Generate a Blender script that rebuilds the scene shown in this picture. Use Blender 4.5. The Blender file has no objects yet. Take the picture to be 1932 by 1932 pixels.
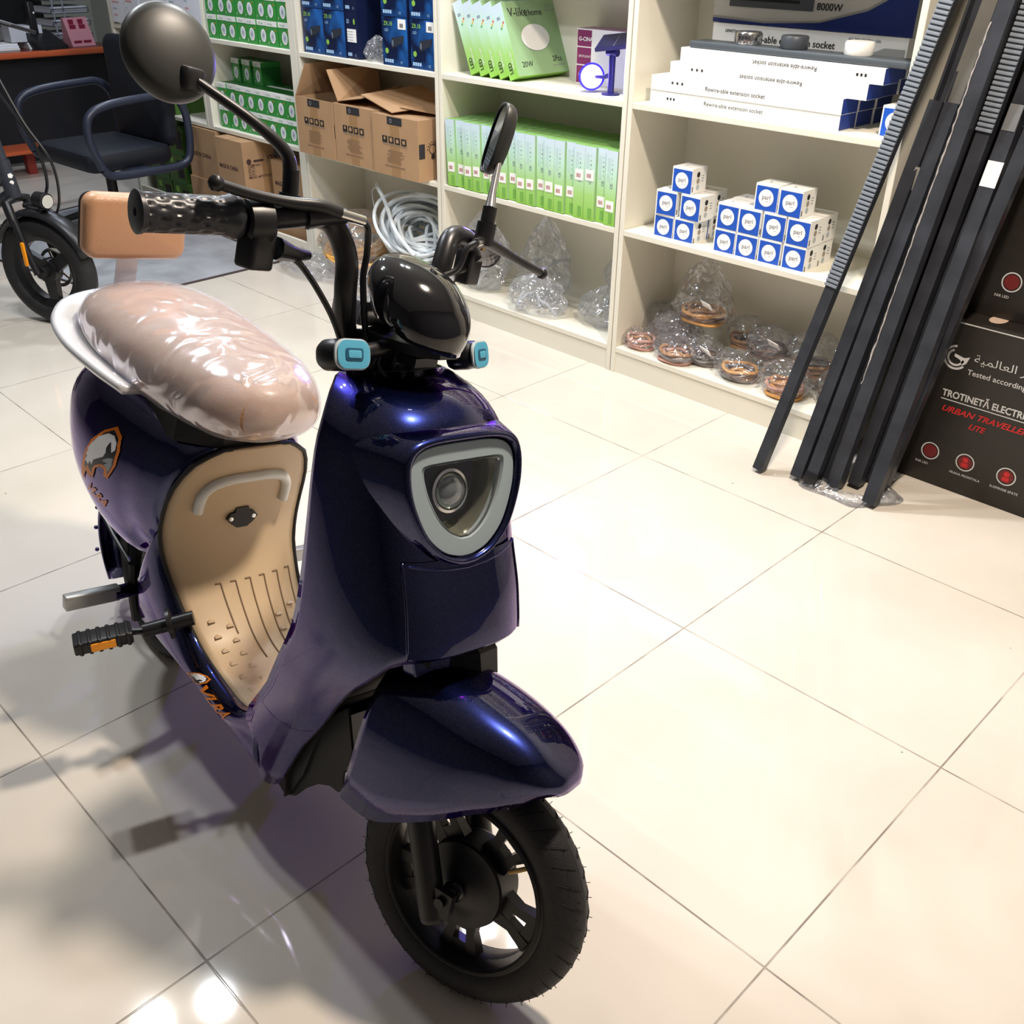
import bpy, math, random
from mathutils import Vector, Matrix
PI = math.pi
R0 = random.Random(7)
SC = bpy.context.scene
COL = SC.collection
V = Vector

# ---------------------------------------------------------------- materials
MATS = {}
def mat(name, color=(.5,.5,.5), rough=.5, metal=0., coat=0., spec=.5, emit=None, estr=0., bump=0., bscale=40., trans=0., ior=1.45, tint=None, noise=0., nscale=8., coatr=.03, alpha=1.):
    if name in MATS: return MATS[name]
    m = bpy.data.materials.new(name); m.use_nodes = True
    nt = m.node_tree; b = nt.nodes['Principled BSDF']
    b.inputs['Base Color'].default_value = (*color, 1)
    b.inputs['Roughness'].default_value = rough
    b.inputs['Metallic'].default_value = metal
    b.inputs['Coat Weight'].default_value = coat
    b.inputs['Coat Roughness'].default_value = coatr
    b.inputs['Specular IOR Level'].default_value = spec
    b.inputs['Transmission Weight'].default_value = trans
    b.inputs['IOR'].default_value = ior
    b.inputs['Alpha'].default_value = alpha
    if tint: b.inputs['Specular Tint'].default_value = (*tint, 1)
    if emit:
        b.inputs['Emission Color'].default_value = (*emit, 1)
        b.inputs['Emission Strength'].default_value = estr
    tc = None
    if bump or noise:
        tc = nt.nodes.new('ShaderNodeTexCoord')
    if bump:
        n = nt.nodes.new('ShaderNodeTexNoise'); n.inputs['Scale'].default_value = bscale
        bp = nt.nodes.new('ShaderNodeBump'); bp.inputs['Strength'].default_value = bump; bp.inputs['Distance'].default_value = .01
        nt.links.new(tc.outputs['Object'], n.inputs['Vector']); nt.links.new(n.outputs['Fac'], bp.inputs['Height'])
        nt.links.new(bp.outputs['Normal'], b.inputs['Normal'])
    if noise:
        n = nt.nodes.new('ShaderNodeTexNoise'); n.inputs['Scale'].default_value = nscale; n.inputs['Detail'].default_value = 5
        nt.links.new(tc.outputs['Object'], n.inputs['Vector'])
        r = nt.nodes.new('ShaderNodeMapRange'); r.inputs['From Min'].default_value = .3; r.inputs['From Max'].default_value = .7
        r.inputs['To Min'].default_value = 1-noise; r.inputs['To Max'].default_value = 1+noise*.5
        nt.links.new(n.outputs['Fac'], r.inputs['Value'])
        vm = nt.nodes.new('ShaderNodeVectorMath'); vm.operation = 'SCALE'; vm.inputs[0].default_value = color
        nt.links.new(r.outputs['Result'], vm.inputs['Scale']); nt.links.new(vm.outputs['Vector'], b.inputs['Base Color'])
    MATS[name] = m
    return m

def film(name, white=.12, gloss=.5, scale=22., strength=1., col=(.93,.94,1.), rough=.12, dist=.02):
    """thin crumpled clear plastic film"""
    if name in MATS: return MATS[name]
    m = bpy.data.materials.new(name); m.use_nodes = True
    nt = m.node_tree; N = nt.nodes; L = nt.links; N.clear()
    out = N.new('ShaderNodeOutputMaterial')
    tr = N.new('ShaderNodeBsdfTransparent'); tr.inputs[0].default_value = (.96,.97,.98,1)
    gl = N.new('ShaderNodeBsdfGlossy'); gl.inputs['Roughness'].default_value = rough; gl.inputs['Color'].default_value = (*col,1)
    df = N.new('ShaderNodeBsdfDiffuse'); df.inputs['Color'].default_value = (*col,1)
    tc = N.new('ShaderNodeTexCoord')
    n1 = N.new('ShaderNodeTexNoise'); n1.inputs['Scale'].default_value = scale; n1.inputs['Detail'].default_value = 3; n1.inputs['Distortion'].default_value = 1.4
    n1.noise_type = 'RIDGED_MULTIFRACTAL' if hasattr(n1,'noise_type') else n1.noise_type
    bp = N.new('ShaderNodeBump'); bp.inputs['Strength'].default_value = strength; bp.inputs['Distance'].default_value = dist
    L.new(tc.outputs['Object'], n1.inputs['Vector']); L.new(n1.outputs['Fac'], bp.inputs['Height'])
    L.new(bp.outputs['Normal'], gl.inputs['Normal'])
    fr = N.new('ShaderNodeFresnel'); fr.inputs['IOR'].default_value = 1.5; L.new(bp.outputs['Normal'], fr.inputs['Normal'])
    mr = N.new('ShaderNodeMapRange'); mr.inputs['From Min'].default_value = 0; mr.inputs['From Max'].default_value = .6
    mr.inputs['To Min'].default_value = gloss*.18; mr.inputs['To Max'].default_value = gloss
    L.new(fr.outputs[0], mr.inputs['Value'])
    m1 = N.new('ShaderNodeMixShader'); m1.inputs[0].default_value = white
    L.new(tr.outputs[0], m1.inputs[1]); L.new(df.outputs[0], m1.inputs[2])
    m2 = N.new('ShaderNodeMixShader'); L.new(mr.outputs['Result'], m2.inputs[0])
    L.new(m1.outputs[0], m2.inputs[1]); L.new(gl.outputs[0], m2.inputs[2]); L.new(m2.outputs[0], out.inputs[0])
    MATS[name] = m
    return m

# ---------------------------------------------------------------- mesh builder
TEXT = {}
CREATED = []
def text_geo(s, bold=0., shear=0.):
    k = (s, bold, shear)
    if k in TEXT: return TEXT[k]
    cu = bpy.data.curves.new('t', 'FONT'); cu.body = s; cu.size = 1.; cu.offset = bold; cu.shear = shear; cu.resolution_u = 3
    cu.align_x = 'LEFT'; cu.fill_mode = 'BOTH'
    ob = bpy.data.objects.new('t', cu); COL.objects.link(ob)
    dg = bpy.context.evaluated_depsgraph_get(); dg.update()
    me = bpy.data.meshes.new_from_object(ob.evaluated_get(dg))
    vs = [tuple(v.co) for v in me.vertices]; fs = [tuple(p.vertices) for p in me.polygons]
    bpy.data.objects.remove(ob); bpy.data.curves.remove(cu); bpy.data.meshes.remove(me)
    w = max([v[0] for v in vs], default=1)
    TEXT[k] = (vs, fs, w)
    return TEXT[k]

def basis(z, hint=(0,0,1)):
    z = V(z).normalized(); h = V(hint)
    if abs(z.dot(h.normalized())) > .98: h = V((1,0,0))
    x = h.cross(z).normalized(); y = z.cross(x)
    return x, y, z

class G:
    def __init__(s): s.v=[]; s.f=[]; s.mi=[]; s.mats=[]; s.sm=[]; s.X=None
    def _m(s, m):
        if m not in s.mats: s.mats.append(m)
        return s.mats.index(m)
    def add(s, vs, fs, m, smooth=False):
        o = len(s.v); k = s._m(m)
        for p in vs:
            p = V(p); s.v.append(s.X @ p if s.X is not None else p)
        for f in fs:
            s.f.append([i+o for i in f]); s.mi.append(k); s.sm.append(smooth)
    def box(s, lo, hi, m):
        (a,b,c),(d,e,f) = lo,hi
        s.add([(a,b,c),(d,b,c),(d,e,c),(a,e,c),(a,b,f),(d,b,f),(d,e,f),(a,e,f)],
              [(0,3,2,1),(4,5,6,7),(0,1,5,4),(1,2,6,5),(2,3,7,6),(3,0,4,7)], m)
        return s
    def rbox(s, lo, hi, m, r=.01, seg=4, axis=2):
        """box with rounded edges around axis plus small rounding of the two caps"""
        lo=V(lo); hi=V(hi); ax=[i for i in range(3) if i!=axis]
        c=(lo+hi)/2; h=(hi-lo)/2
        rings=[]
        rc=min(r,h[axis])*.6
        lev=[(-h[axis],r*.6),(-h[axis]+rc*.3,r*.2),(-h[axis]+rc,0),(h[axis]-rc,0),(h[axis]-rc*.3,r*.2),(h[axis],r*.6)]
        for z,ins in lev:
            ring=[]
            for q,(sx,sy) in enumerate([(1,1),(-1,1),(-1,-1),(1,-1)]):
                for i in range(seg+1):
                    a=PI/2*(q+i/seg)
                    x=sx*(h[ax[0]]-r)+math.cos(a)*(r-ins); y=sy*(h[ax[1]]-r)+math.sin(a)*(r-ins)
                    p=V((0,0,0)); p[ax[0]]=c[ax[0]]+x; p[ax[1]]=c[ax[1]]+y; p[axis]=c[axis]+z
                    ring.append(p)
            rings.append(ring)
        if axis==1: rings=[list(reversed(k)) for k in rings]
        s.loft(rings, m, True, True)
        return s
    def loft(s, rings, m, closed=True, caps=False, smooth=True):
        n=len(rings[0]); vs=[p for r in rings for p in r]; fs=[]
        for i in range(len(rings)-1):
            for j in range(n if closed else n-1):
                a=i*n+j; b=i*n+(j+1)%n; fs.append((a,b,b+n,a+n))
        if caps:
            fs.append(tuple(range(n-1,-1,-1))); fs.append(tuple(range((len(rings)-1)*n,len(rings)*n)))
        s.add(vs,fs,m,smooth); return s
    def tube(s, pts, r, m, seg=10, closed=False, caps=True):
        pts=[V(p) for p in pts]; n=len(pts); rings=[]; up=None
        for i,p in enumerate(pts):
            if closed: t=pts[(i+1)%n]-pts[i-1]
            else: t=pts[min(i+1,n-1)]-pts[max(i-1,0)]
            t.normalize()
            if up is None:
                x,y,_=basis(t)
            else:
                x=(up-t*up.dot(t))
                x = x.normalized() if x.length>1e-6 else basis(t)[0]
                y=t.cross(x)
            up=x
            rr=r[i] if isinstance(r,(list,tuple)) else r
            rings.append([p+(x*math.cos(a)+y*math.sin(a))*rr for a in [2*PI*k/seg for k in range(seg)]])
        if closed: rings.append(rings[0])
        s.loft(rings,m,True,caps and not closed); return s
    def cyl(s, a, b, r, m, seg=20, r2=None): 
        a=V(a); b=V(b); x,y,z=basis(b-a); r2=r if r2 is None else r2
        ra=[a+(x*math.cos(t)+y*math.sin(t))*r for t in [2*PI*k/seg for k in range(seg)]]
        rb=[b+(x*math.cos(t)+y*math.sin(t))*r2 for t in [2*PI*k/seg for k in range(seg)]]
        s.loft([ra,rb],m,True,True); return s
    def lathe(s, c, axis, prof, m, seg=32, closed=False):
        """prof: list of (radius, height along axis)"""
        x,y,z=basis(axis); c=V(c)
        rings=[[c+z*h+(x*math.cos(t)+y*math.sin(t))*r for t in [2*PI*k/seg for k in range(seg)]] for r,h in prof]
        if closed: rings.append(rings[0])
        s.loft(rings,m,True,False); return s
    def ball(s, c, r, m, seg=16, sc=(1,1,1)):
        c=V(c); rings=[]
        for i in range(1,seg//2):
            a=PI*i/(seg//2)
            rings.append([c+V((math.sin(a)*math.cos(b)*r*sc[0],math.sin(a)*math.sin(b)*r*sc[1],-math.cos(a)*r*sc[2])) for b in [2*PI*k/seg for k in range(seg)]])
        s.loft(rings,m,True,True); return s
    def poly(s, pts, m, smooth=False): s.add(pts,[tuple(range(len(pts)))],m,smooth); return s
    def prism(s, pts, d, m):
        """closed polygon extruded by vector d"""
        n=len(pts); d=V(d); a=[V(p) for p in pts]; b=[p+d for p in a]
        s.add(a+b,[tuple(range(n-1,-1,-1)),tuple(range(n,2*n))]+[(i,(i+1)%n,n+(i+1)%n,n+i) for i in range(n)],m); return s
    def text(s, t, o, right, up, size, m, bold=0., align='l', shear=0., width=None):
        vs,fs,w=text_geo(t,bold,shear); right=V(right).normalized(); up=V(up).normalized(); o=V(o)
        sx=size
        if width: sx=width/w
        off={'l':0,'c':-w/2,'r':-w}[align]
        s.add([o+right*(v[0]+off)*sx+up*v[1]*size for v in vs],fs,m); return s
    def disc(s, c, n, r, m, up=(0,0,1), seg=28, ry=None, r_in=None):
        x,y,z=basis(n,up); c=V(c); ry=ry or r
        ring=[c+x*math.cos(t)*r+y*math.sin(t)*ry for t in [2*PI*k/seg for k in range(seg)]]
        if r_in is None: s.poly(ring,m)
        else:
            k=r_in/r; s.loft([ring,[c+(p-c)*k for p in ring]],m,True,False,False)
        return s
    def obj(s, name, parent=None, subsurf=0, solid=0., angle=38, bevel=0., label=None):
        me=bpy.data.meshes.new(name); me.from_pydata([tuple(p) for p in s.v],[],s.f)
        for m in s.mats: me.materials.append(m)
        me.polygons.foreach_set('material_index',s.mi); me.polygons.foreach_set('use_smooth',s.sm)
        me.update()
        if angle and any(s.sm): me.set_sharp_from_angle(angle=math.radians(angle))
        o=bpy.data.objects.new(name,me); COL.objects.link(o)
        if parent: o.parent=parent
        if solid:
            md=o.modifiers.new('solid','SOLIDIFY'); md.thickness=solid; md.offset=-1
        if bevel:
            md=o.modifiers.new('bev','BEVEL'); md.width=bevel; md.segments=2; md.limit_method='ANGLE'; md.angle_limit=math.radians(40)
        if subsurf:
            md=o.modifiers.new('sub','SUBSURF'); md.levels=subsurf; md.render_levels=subsurf
        if label: o['label']=label
        CREATED.append(o)
        return o

def tag(o, label, cat, group=None):
    o['label']=label; o['category']=cat
    if group: o['group']=group
    return o
def thing(name, label, cat, loc=(0,0,0), rotz=0, group=None, mw=None):
    o=bpy.data.objects.new(name,None); COL.objects.link(o); o.empty_display_size=.05
    if mw is not None: o.matrix_world=mw
    else: o.location=loc; o.rotation_euler=(0,0,rotz)
    return tag(o,label,cat,group)
def struct(g, name, **k):
    o=g.obj(name,**k); o['kind']='structure'; return o
def dup(root, loc=None, rot=None, label=None, group=None):
    r=root.copy(); COL.objects.link(r)
    if loc is not None: r.location=loc
    if rot is not None: r.rotation_euler=rot
    if label: r['label']=label
    if group: r['group']=group
    for ch in list(root.children):
        c=ch.copy(); COL.objects.link(c); c.parent=r
        for g in ch.children:
            d=g.copy(); COL.objects.link(d); d.parent=c
    return r
def ORD(i): return ['first','second','third','fourth','fifth','sixth','seventh','eighth','ninth','tenth','eleventh','twelfth','thirteenth','fourteenth','fifteenth','sixteenth','seventeenth','eighteenth','nineteenth','twentieth'][i]
def smooth_path(pts, n=8):
    """Catmull-Rom through pts"""
    P=[V(p) for p in pts]; P=[P[0]*2-P[1]]+P+[P[-1]*2-P[-2]]; out=[]
    for i in range(1,len(P)-2):
        for k in range(n):
            t=k/n; a,b,c,d=P[i-1:i+3]
            out.append(.5*((2*b)+(c-a)*t+(2*a-5*b+4*c-d)*t*t+(3*b-a-3*c+d)*t**3))
    out.append(P[-2]); return out

# common materials
cream=mat('shelf_cream',(.80,.77,.66),.45,noise=.05,nscale=3)
white=mat('paper_white',(.88,.88,.86),.6)
black=mat('black_plastic',(.012,.012,.014),.38)
blackg=mat('black_gloss',(.006,.006,.008),.08,coat=1)
rubber=mat('rubber',(.014,.014,.016),.62,bump=.15,bscale=300)
ink=mat('black_ink',(.02,.02,.02),.6)
chrome=mat('chrome',(.75,.75,.76),.18,1.)
greyink=mat('grey_ink',(.25,.25,.27),.6)
card=mat('cardboard',(.44,.27,.145),.8,noise=.12,nscale=5)
cardin=mat('cardboard_inside',(.40,.25,.14),.85)
# ---------------------------------------------------------------- camera
def make_camera(M, loc, f):
    cd=bpy.data.cameras.new('camera'); o=bpy.data.objects.new('camera',cd); COL.objects.link(o)
    r,d,w=[V(x) for x in M]
    m=Matrix((r,-d,-w)).transposed().to_4x4(); m.translation=V(loc); o.matrix_world=m
    cd.sensor_width=36; cd.sensor_height=36; cd.sensor_fit='HORIZONTAL'; cd.lens=36*f/1932; cd.clip_start=.02; cd.clip_end=60
    SC.camera=o
make_camera([[0.70430571,0.70978560,0.01256437],[0.36806911,-0.34997894,-0.86141736],[-0.60702438,0.61132535,-0.50774232]],(2.0916595,-2.5910307,1.3610621),1877.6983)
SC.view_settings.view_transform='Standard'; SC.view_settings.look='None'; SC.view_settings.gamma=1; SC.view_settings.exposure=.35; SC.view_settings.use_curve_mapping=False

# ---------------------------------------------------------------- floor, walls, ceiling
def floor_mat():
    m=bpy.data.materials.new('floor_tiles'); m.use_nodes=True; nt=m.node_tree; N=nt.nodes; L=nt.links; b=N['Principled BSDF']
    g=N.new('ShaderNodeNewGeometry'); sp=N.new('ShaderNodeSeparateXYZ'); L.new(g.outputs['Position'],sp.inputs[0])
    def mth(op,a,b_=None,c=None):
        n=N.new('ShaderNodeMath'); n.operation=op
        for i,x in enumerate((a,b_,c)):
            if x is None: continue
            if hasattr(x,'links'): L.new(x,n.inputs[i])
            else: n.inputs[i].default_value=x
        return n.outputs[0]
    ds=[]; ids=[]
    for out,off in ((sp.outputs['X'],1.0985),(sp.outputs['Y'],-2.235)):
        q=mth('DIVIDE',mth('SUBTRACT',out,off),.6); fr=mth('FRACT',mth('ADD',q,200.0)); ids.append(mth('FLOOR',q))
        d=mth('SUBTRACT',.5,mth('ABSOLUTE',mth('SUBTRACT',fr,.5))); ds.append(mth('MULTIPLY',d,.6))
    dm=mth('MINIMUM',ds[0],ds[1])
    n1=N.new('ShaderNodeTexNoise'); n1.inputs['Scale'].default_value=9; n1.inputs['Detail'].default_value=4; L.new(g.outputs['Position'],n1.inputs['Vector'])
    gw=N.new('ShaderNodeMapRange'); gw.inputs['From Min'].default_value=.0008; gw.inputs['From Max'].default_value=.0022; gw.inputs['To Min'].default_value=1; gw.inputs['To Max'].default_value=0
    L.new(dm,gw.inputs['Value'])
    n2=N.new('ShaderNodeTexNoise'); n2.inputs['Scale'].default_value=2.3; n2.inputs['Detail'].default_value=6; L.new(g.outputs['Position'],n2.inputs['Vector'])
    cr=N.new('ShaderNodeValToRGB'); cr.color_ramp.elements[0].position=.3; cr.color_ramp.elements[1].position=.7
    cr.color_ramp.elements[0].color=(.60,.55,.475,1); cr.color_ramp.elements[1].color=(.70,.645,.565,1); L.new(n2.outputs['Fac'],cr.inputs[0])
    gr=N.new('ShaderNodeMapRange'); gr.inputs['From Min'].default_value=.35; gr.inputs['From Max'].default_value=.6; gr.inputs['To Min'].default_value=.25; gr.inputs['To Max'].default_value=.9
    L.new(n1.outputs['Fac'],gr.inputs['Value'])
    mx=N.new('ShaderNodeMix'); mx.data_type='RGBA'; L.new(mth('MULTIPLY',gw.outputs[0],gr.outputs[0]),mx.inputs[0]); L.new(cr.outputs[0],mx.inputs[6]); mx.inputs[7].default_value=(.17,.14,.115,1)
    # small dark specks
    vo=N.new('ShaderNodeTexVoronoi'); vo.inputs['Scale'].default_value=5.5; L.new(g.outputs['Position'],vo.inputs['Vector'])
    sk=mth('LESS_THAN',vo.outputs['Distance'],.016)
    mx2=N.new('ShaderNodeMix'); mx2.data_type='RGBA'; L.new(mth('MULTIPLY',sk,.7),mx2.inputs[0]); L.new(mx.outputs[2],mx2.inputs[6]); mx2.inputs[7].default_value=(.12,.10,.09,1)
    L.new(mx2.outputs[2],b.inputs['Base Color'])
    ro=N.new('ShaderNodeMapRange'); ro.inputs['To Min'].default_value=.03; ro.inputs['To Max'].default_value=.075; L.new(n2.outputs['Fac'],ro.inputs['Value']); L.new(ro.outputs[0],b.inputs['Roughness'])
    b.inputs['Specular IOR Level'].default_value=.55
    bp=N.new('ShaderNodeBump'); bp.inputs['Strength'].default_value=.5; bp.inputs['Distance'].default_value=.002; bp.invert=True
    L.new(gw.outputs[0],bp.inputs['Height']); L.new(bp.outputs[0],b.inputs['Normal'])
    return m
fm=floor_mat()
struct(G().box((-6.6,-5.2,-.1),(3.2,1.4,0),fm),'floor')
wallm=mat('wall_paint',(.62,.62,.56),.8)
dwall=mat('wall_in_shade',(.10,.10,.11),.8)  # near-black colour stands in for the unlit side behind the camera
struct(G().box((-3.52,.40,0),(3.2,.5,2.7),wallm),'wall_back')
struct(G().box((-6.6,1.3,0),(-3.42,1.4,2.7),wallm),'wall_far')
struct(G().box((-3.52,.5,0),(-3.42,1.3,2.7),wallm),'wall_return')
struct(G().box((-6.7,-5.2,0),(-6.6,1.4,2.7),wallm),'wall_left')
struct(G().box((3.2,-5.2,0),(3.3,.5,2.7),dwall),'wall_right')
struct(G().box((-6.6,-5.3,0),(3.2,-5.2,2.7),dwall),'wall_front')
struct(G().box((-6.7,-5.3,2.7),(3.3,1.4,2.8),mat('ceiling_paint',(.42,.42,.42),.9)),'ceiling')

# ---------------------------------------------------------------- shelving units
LEV=[.093,.50,.893,1.29,1.69,2.05]
def shelving(x0,x1,label,pl=.018,pr=.018,levels=LEV,xs=None):
    t=thing('shelving_unit',label,'shelf',(x0,0,0),0,'cream shelving units along the wall')
    zl=.4825 if x0<-2.55 and x0>-2.7 else 0; zr=.4825 if x0<-3 else 0
    w=x1-x0
    G().box((0,0,zl),(pl,.318,2.07),cream).obj('side_panel',t,bevel=.0015)
    G().box((w-pr,0,zr),(w,.318,2.07),cream).obj('side_panel',t,bevel=.0015)
    G().box((pl,.302,0),(w-pr,.316,2.05),cream).obj('back_panel',t)
    G().box((pl,.004,.0),(w-pr,.02,LEV[0]-.019),cream).obj('plinth',t)
    for z in levels: G().box((pl+.0005,.0,z-.018),(w-pr-.0005,.302,z),cream).obj('shelf',t,bevel=.0015)
    return t
shelving(.0,.902,'rightmost cream shelving unit holding white long boxes and blue cube boxes')
shelving(-.893,-.004,'cream shelving unit with green boxes beside the glowing blue spotlight')
shelving(-1.796,-.897,'cream shelving unit with brown cartons under dark blue boxes',pl=.018,levels=LEV[1:])
shelving(-2.61,-1.800,'cream shelving unit filled with rows of small green boxes',pl=.04,pr=.048,levels=LEV[1:])
shelving(-3.50,-2.614,'leftmost cream shelving unit next to the desk, papers hanging on it',levels=LEV[1:],pl=.03)

# ---------------------------------------------------------------- shelf contents: extension socket boxes
navy=mat('navy_print',(.012,.035,.22),.45)
def long_box(x,y,z,label,flip=False,sticker=None,txt=True,Lx=.644,dy=.085,h=.0405,rz=0):
    g=G()
    g.box((0,0,0),(Lx,dy,h),white)
    g.box((Lx-.0005,0.001,.001),(Lx+.0008,dy-.001,h-.001),navy)
    g.box((.0,dy-.0005,.001),(Lx,dy+.0006,h-.001),navy)
    if txt:
        if flip: g.text('Rewire-able extension socket',(Lx*.70,-.0006,h*.66),(-1,0,0),(0,0,-1),.017,ink)
        else: g.text('Rewire-able extension socket',(Lx*.31,-.0006,h*.36),(1,0,0),(0,0,1),.017,ink)
    if sticker is not None:
        sx=sticker*Lx
        g.poly([(sx,-.0004,.004),(sx+.06,-.0004,.004),(sx+.06,-.0004,h-.004),(sx,-.0004,h-.004)],mat('label_white',(.93,.93,.92),.5))
        for i in range(3): g.box((sx+.012+i*.012,-.0012,.016),(sx+.018+i*.012,-.0005,.023),ink)
    else:
        for i in range(3): g.box((Lx*.12+i*.018,-.0012,.022),(Lx*.12+.006+i*.018,-.0005,.028),ink)
    o=g.obj('socket_box'); o.location=(x,y,z); o.rotation_euler=(0,0,rz)
    return tag(o,label,'box','white extension socket boxes')
Z=.8935
long_box(.058,.036,Z,'long white extension socket box at the very bottom front of the stack',sticker=.08)
long_box(.060,.033,Z+.041,'long white extension socket box second from the bottom of the front stack',sticker=None)
long_box(.118,.045,Z+.082,'long white box printed upside down, second from the top, pinkish smudge',flip=True)
long_box(.150,.047,Z+.123,'topmost long white box printed upside down, under the dark track',flip=True,sticker=.86,Lx=.65)
for k in range(2):
    for q in range(4):
        long_box(.062+[.0,.002,.055,.07][q]+.006*k,.128+.087*k+[0,0,.008,.01][q],Z+.041*q,'blue ended socket box, %s of the %s stack'%(['lowest','second lowest','second highest','highest'][q],['middle','rear'][k]),txt=False,Lx=.64)
# dark track with round sockets
t=thing('socket_track','dark grey slim track socket lying on top of the white box stack','power strip',(.17,.055,Z+.1645))
slate=mat('slate_grey',(.075,.09,.105),.45)
G().rbox((0,0,0),(.70,.085,.018),slate,r=.006).obj('track_body',t)
for x,m_,c in ((.175,chrome,'polished chrome socket drum'),(.325,mat('graphite',(.06,.07,.085),.4),'graphite socket drum'),(.52,white,'white socket drum')):
    g=G(); g.lathe((x,.043,.018),(0,0,1),[(.0,0),(.036,0),(.038,.003),(.038,.030),(.035,.034),(0,.034)],m_,40)
    if m_ is chrome:
        for i in range(24):
            a=PI*2*i/24; g.box((x+math.cos(a)*.038-.0008,.043+math.sin(a)*.038-.0008,.022),(x+math.cos(a)*.038+.0008,.043+math.sin(a)*.038+.0008,.048),mat('dark_line',(.1,.1,.1),.4))
    g.obj('socket_drum',t,label=c)
# heater box at the back
Z2_=Z+.164
g=G(); y=.215
g.box((0,0,0),(.64,.085,.148),mat('carton_greywhite',(.62,.63,.62),.55))
def yp(g,pts,yy,m): g.poly([(p[0],yy,p[1]) for p in pts],m)
yp(g,[(.0,.012),(.18,.006),(.36,.018),(.50,.055),(.60,.11),(.64,.15),(.64,.0),(.0,.0)],-.0006,navy)
yp(g,[(.0,.018),(.18,.011),(.36,.023),(.50,.062),(.60,.12),(.64,.165),(.64,.15),(.60,.11),(.50,.055),(.36,.018),(.18,.006),(0,.012)],-.0009,mat('silver_print',(.35,.36,.37),.5))
g.box((.055,-.002,.045),(.335,-.0005,.085),slate); g.box((.09,-.003,.062),(.29,-.002,.07),black)
g.text('8000W',(.345,-.001,.05),(1,0,0),(0,0,1),.026,ink,bold=.02)
o=g.obj('heater_box'); o.location=(.135,y,Z2_+.06); tag(o,'big white carton with blue swoosh marked 8000W at the back of the shelf','box')
g=G(); g.box((0,0,0),(.625,.075,.058),white)
g.text('Rewire-able extension socket',(.10,-.001,.016),(1,0,0),(0,0,1),.026,ink,bold=.015)
g.text('LENGTH 60CM',(.045,-.001,.036),(1,0,0),(0,0,1),.011,ink,bold=.02); g.text('AC 250-50/60Hz 10A',(.45,-.001,.042),(1,0,0),(0,0,1),.011,greyink,bold=.01)
yp(g,[(.5,.004),(.56,.03),(.62,.03),(.62,.004)],-.0007,mat('silver_print',(.35,.36,.37),.5))
o=g.obj('socket_box'); o.location=(.15,.20,Z2_+.0005); tag(o,'white socket box marked LENGTH 60CM behind the dark track','box','white extension socket boxes')

# parl cube boxes
pblue=mat('royal_blue_print',(.01,.085,.50),.45)
def parl_mesh():
    g=G(); s=.0755
    g.box((0,0,0),(s,s,s),white)
    g.poly([(.004,-.0005,.001),(s-.001,-.0005,.001),(s-.001,-.0005,s-.006),(.004,-.0005,s-.006)],pblue)
    g.disc((s*.5,-.0010,s*.49),(0,-1,0),.0245,mat('pure_white',(.9,.9,.9),.5),seg=32)
    g.text('parl',(s*.5+.0,-.0014,s*.44),(1,0,0),(0,0,1),.0185,greyink,bold=.012,align='c')
    g.box((s*.5,-.0014,s*.36),(s*.5+.011,-.0011,s*.37),greyink)
    for i,(c,m_) in enumerate([(.056,ink),(.037,mat('tan_print',(.35,.30,.24),.6)),(.018,mat('pale_grey_print',(.45,.5,.52),.6))]):
        g.disc((s+.0006,s*.42,c),(1,0,0),.008,m_,seg=16,ry=.0085)
    g.text('B60',(s+.0006,.009,.006),(0,0,1),(0,-1,0),.010,ink,bold=.02)
    for i in range(3): g.box((s+.0001,s*.66,.05-i*.008),(s+.0007,s*.80,.052-i*.008),greyink)
    g.disc((s*.35,s*.5,s+.0005),(0,0,1),.004,greyink,seg=10)
    return g.obj('cube_box')
P0=parl_mesh(); zz=.4935; sp_=.077
cubes=[]
def cube(x,y,lv,label,rz=0): cubes.append((x,y,zz+lv*.0765,label,rz))
cube(.113,.036,0,'blue and white cube box, bottom left corner of the small pyramid'); cube(.192,.037,0,'blue and white cube box, bottom right front of the small pyramid',.0)
cube(.190,.118,0,'blue and white cube box behind the bottom right one of the small pyramid',.06); cube(.112,.118,0,'blue and white cube box behind the bottom left one of the small pyramid')
cube(.118,.030,1,'blue and white cube box, middle left of the small pyramid',.08); cube(.209,.037,1,'blue and white cube box, middle right of the small pyramid',-.03)
cube(.196,.120,1,'blue and white cube box behind the middle right one of the small pyramid',.02)
cube(.166,.040,2,'single blue and white cube box on top of the small pyramid')
nm=['leftmost','second from left','second from right','rightmost']
for i,x in enumerate((.350,.429,.510,.593)):
    cube(x,.032,0,'blue and white cube box, %s, bottom front row of wide pile'%nm[i])
    cube(x-.004,.114,0,'blue and white cube box, %s, bottom back row of wide pile'%nm[i],.01)
for i,x in enumerate((.352,.429,.514,.595)):
    cube(x,.032,1,'blue and white cube box, %s, middle front row of wide pile'%nm[i])
    cube(x-.004,.114,1,'blue and white cube box, %s, middle back row of wide pile'%nm[i],.01)
cube(.473,.036,2,'blue and white cube box, left of the two on top of the wide pile',.03); cube(.556,.032,2,'blue and white cube box, right of the two on top of the wide pile')
cube(.806,.06,5.23,'single blue and white cube box beside the white long box stack')
for i,(x,y,z,l,rz) in enumerate(cubes):
    o=P0 if i==0 else P0.copy()
    if i: COL.objects.link(o)
    o.location=(x,y,z); o.rotation_euler=(0,0,rz); tag(o,l,'box','blue and white cube boxes')

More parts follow.
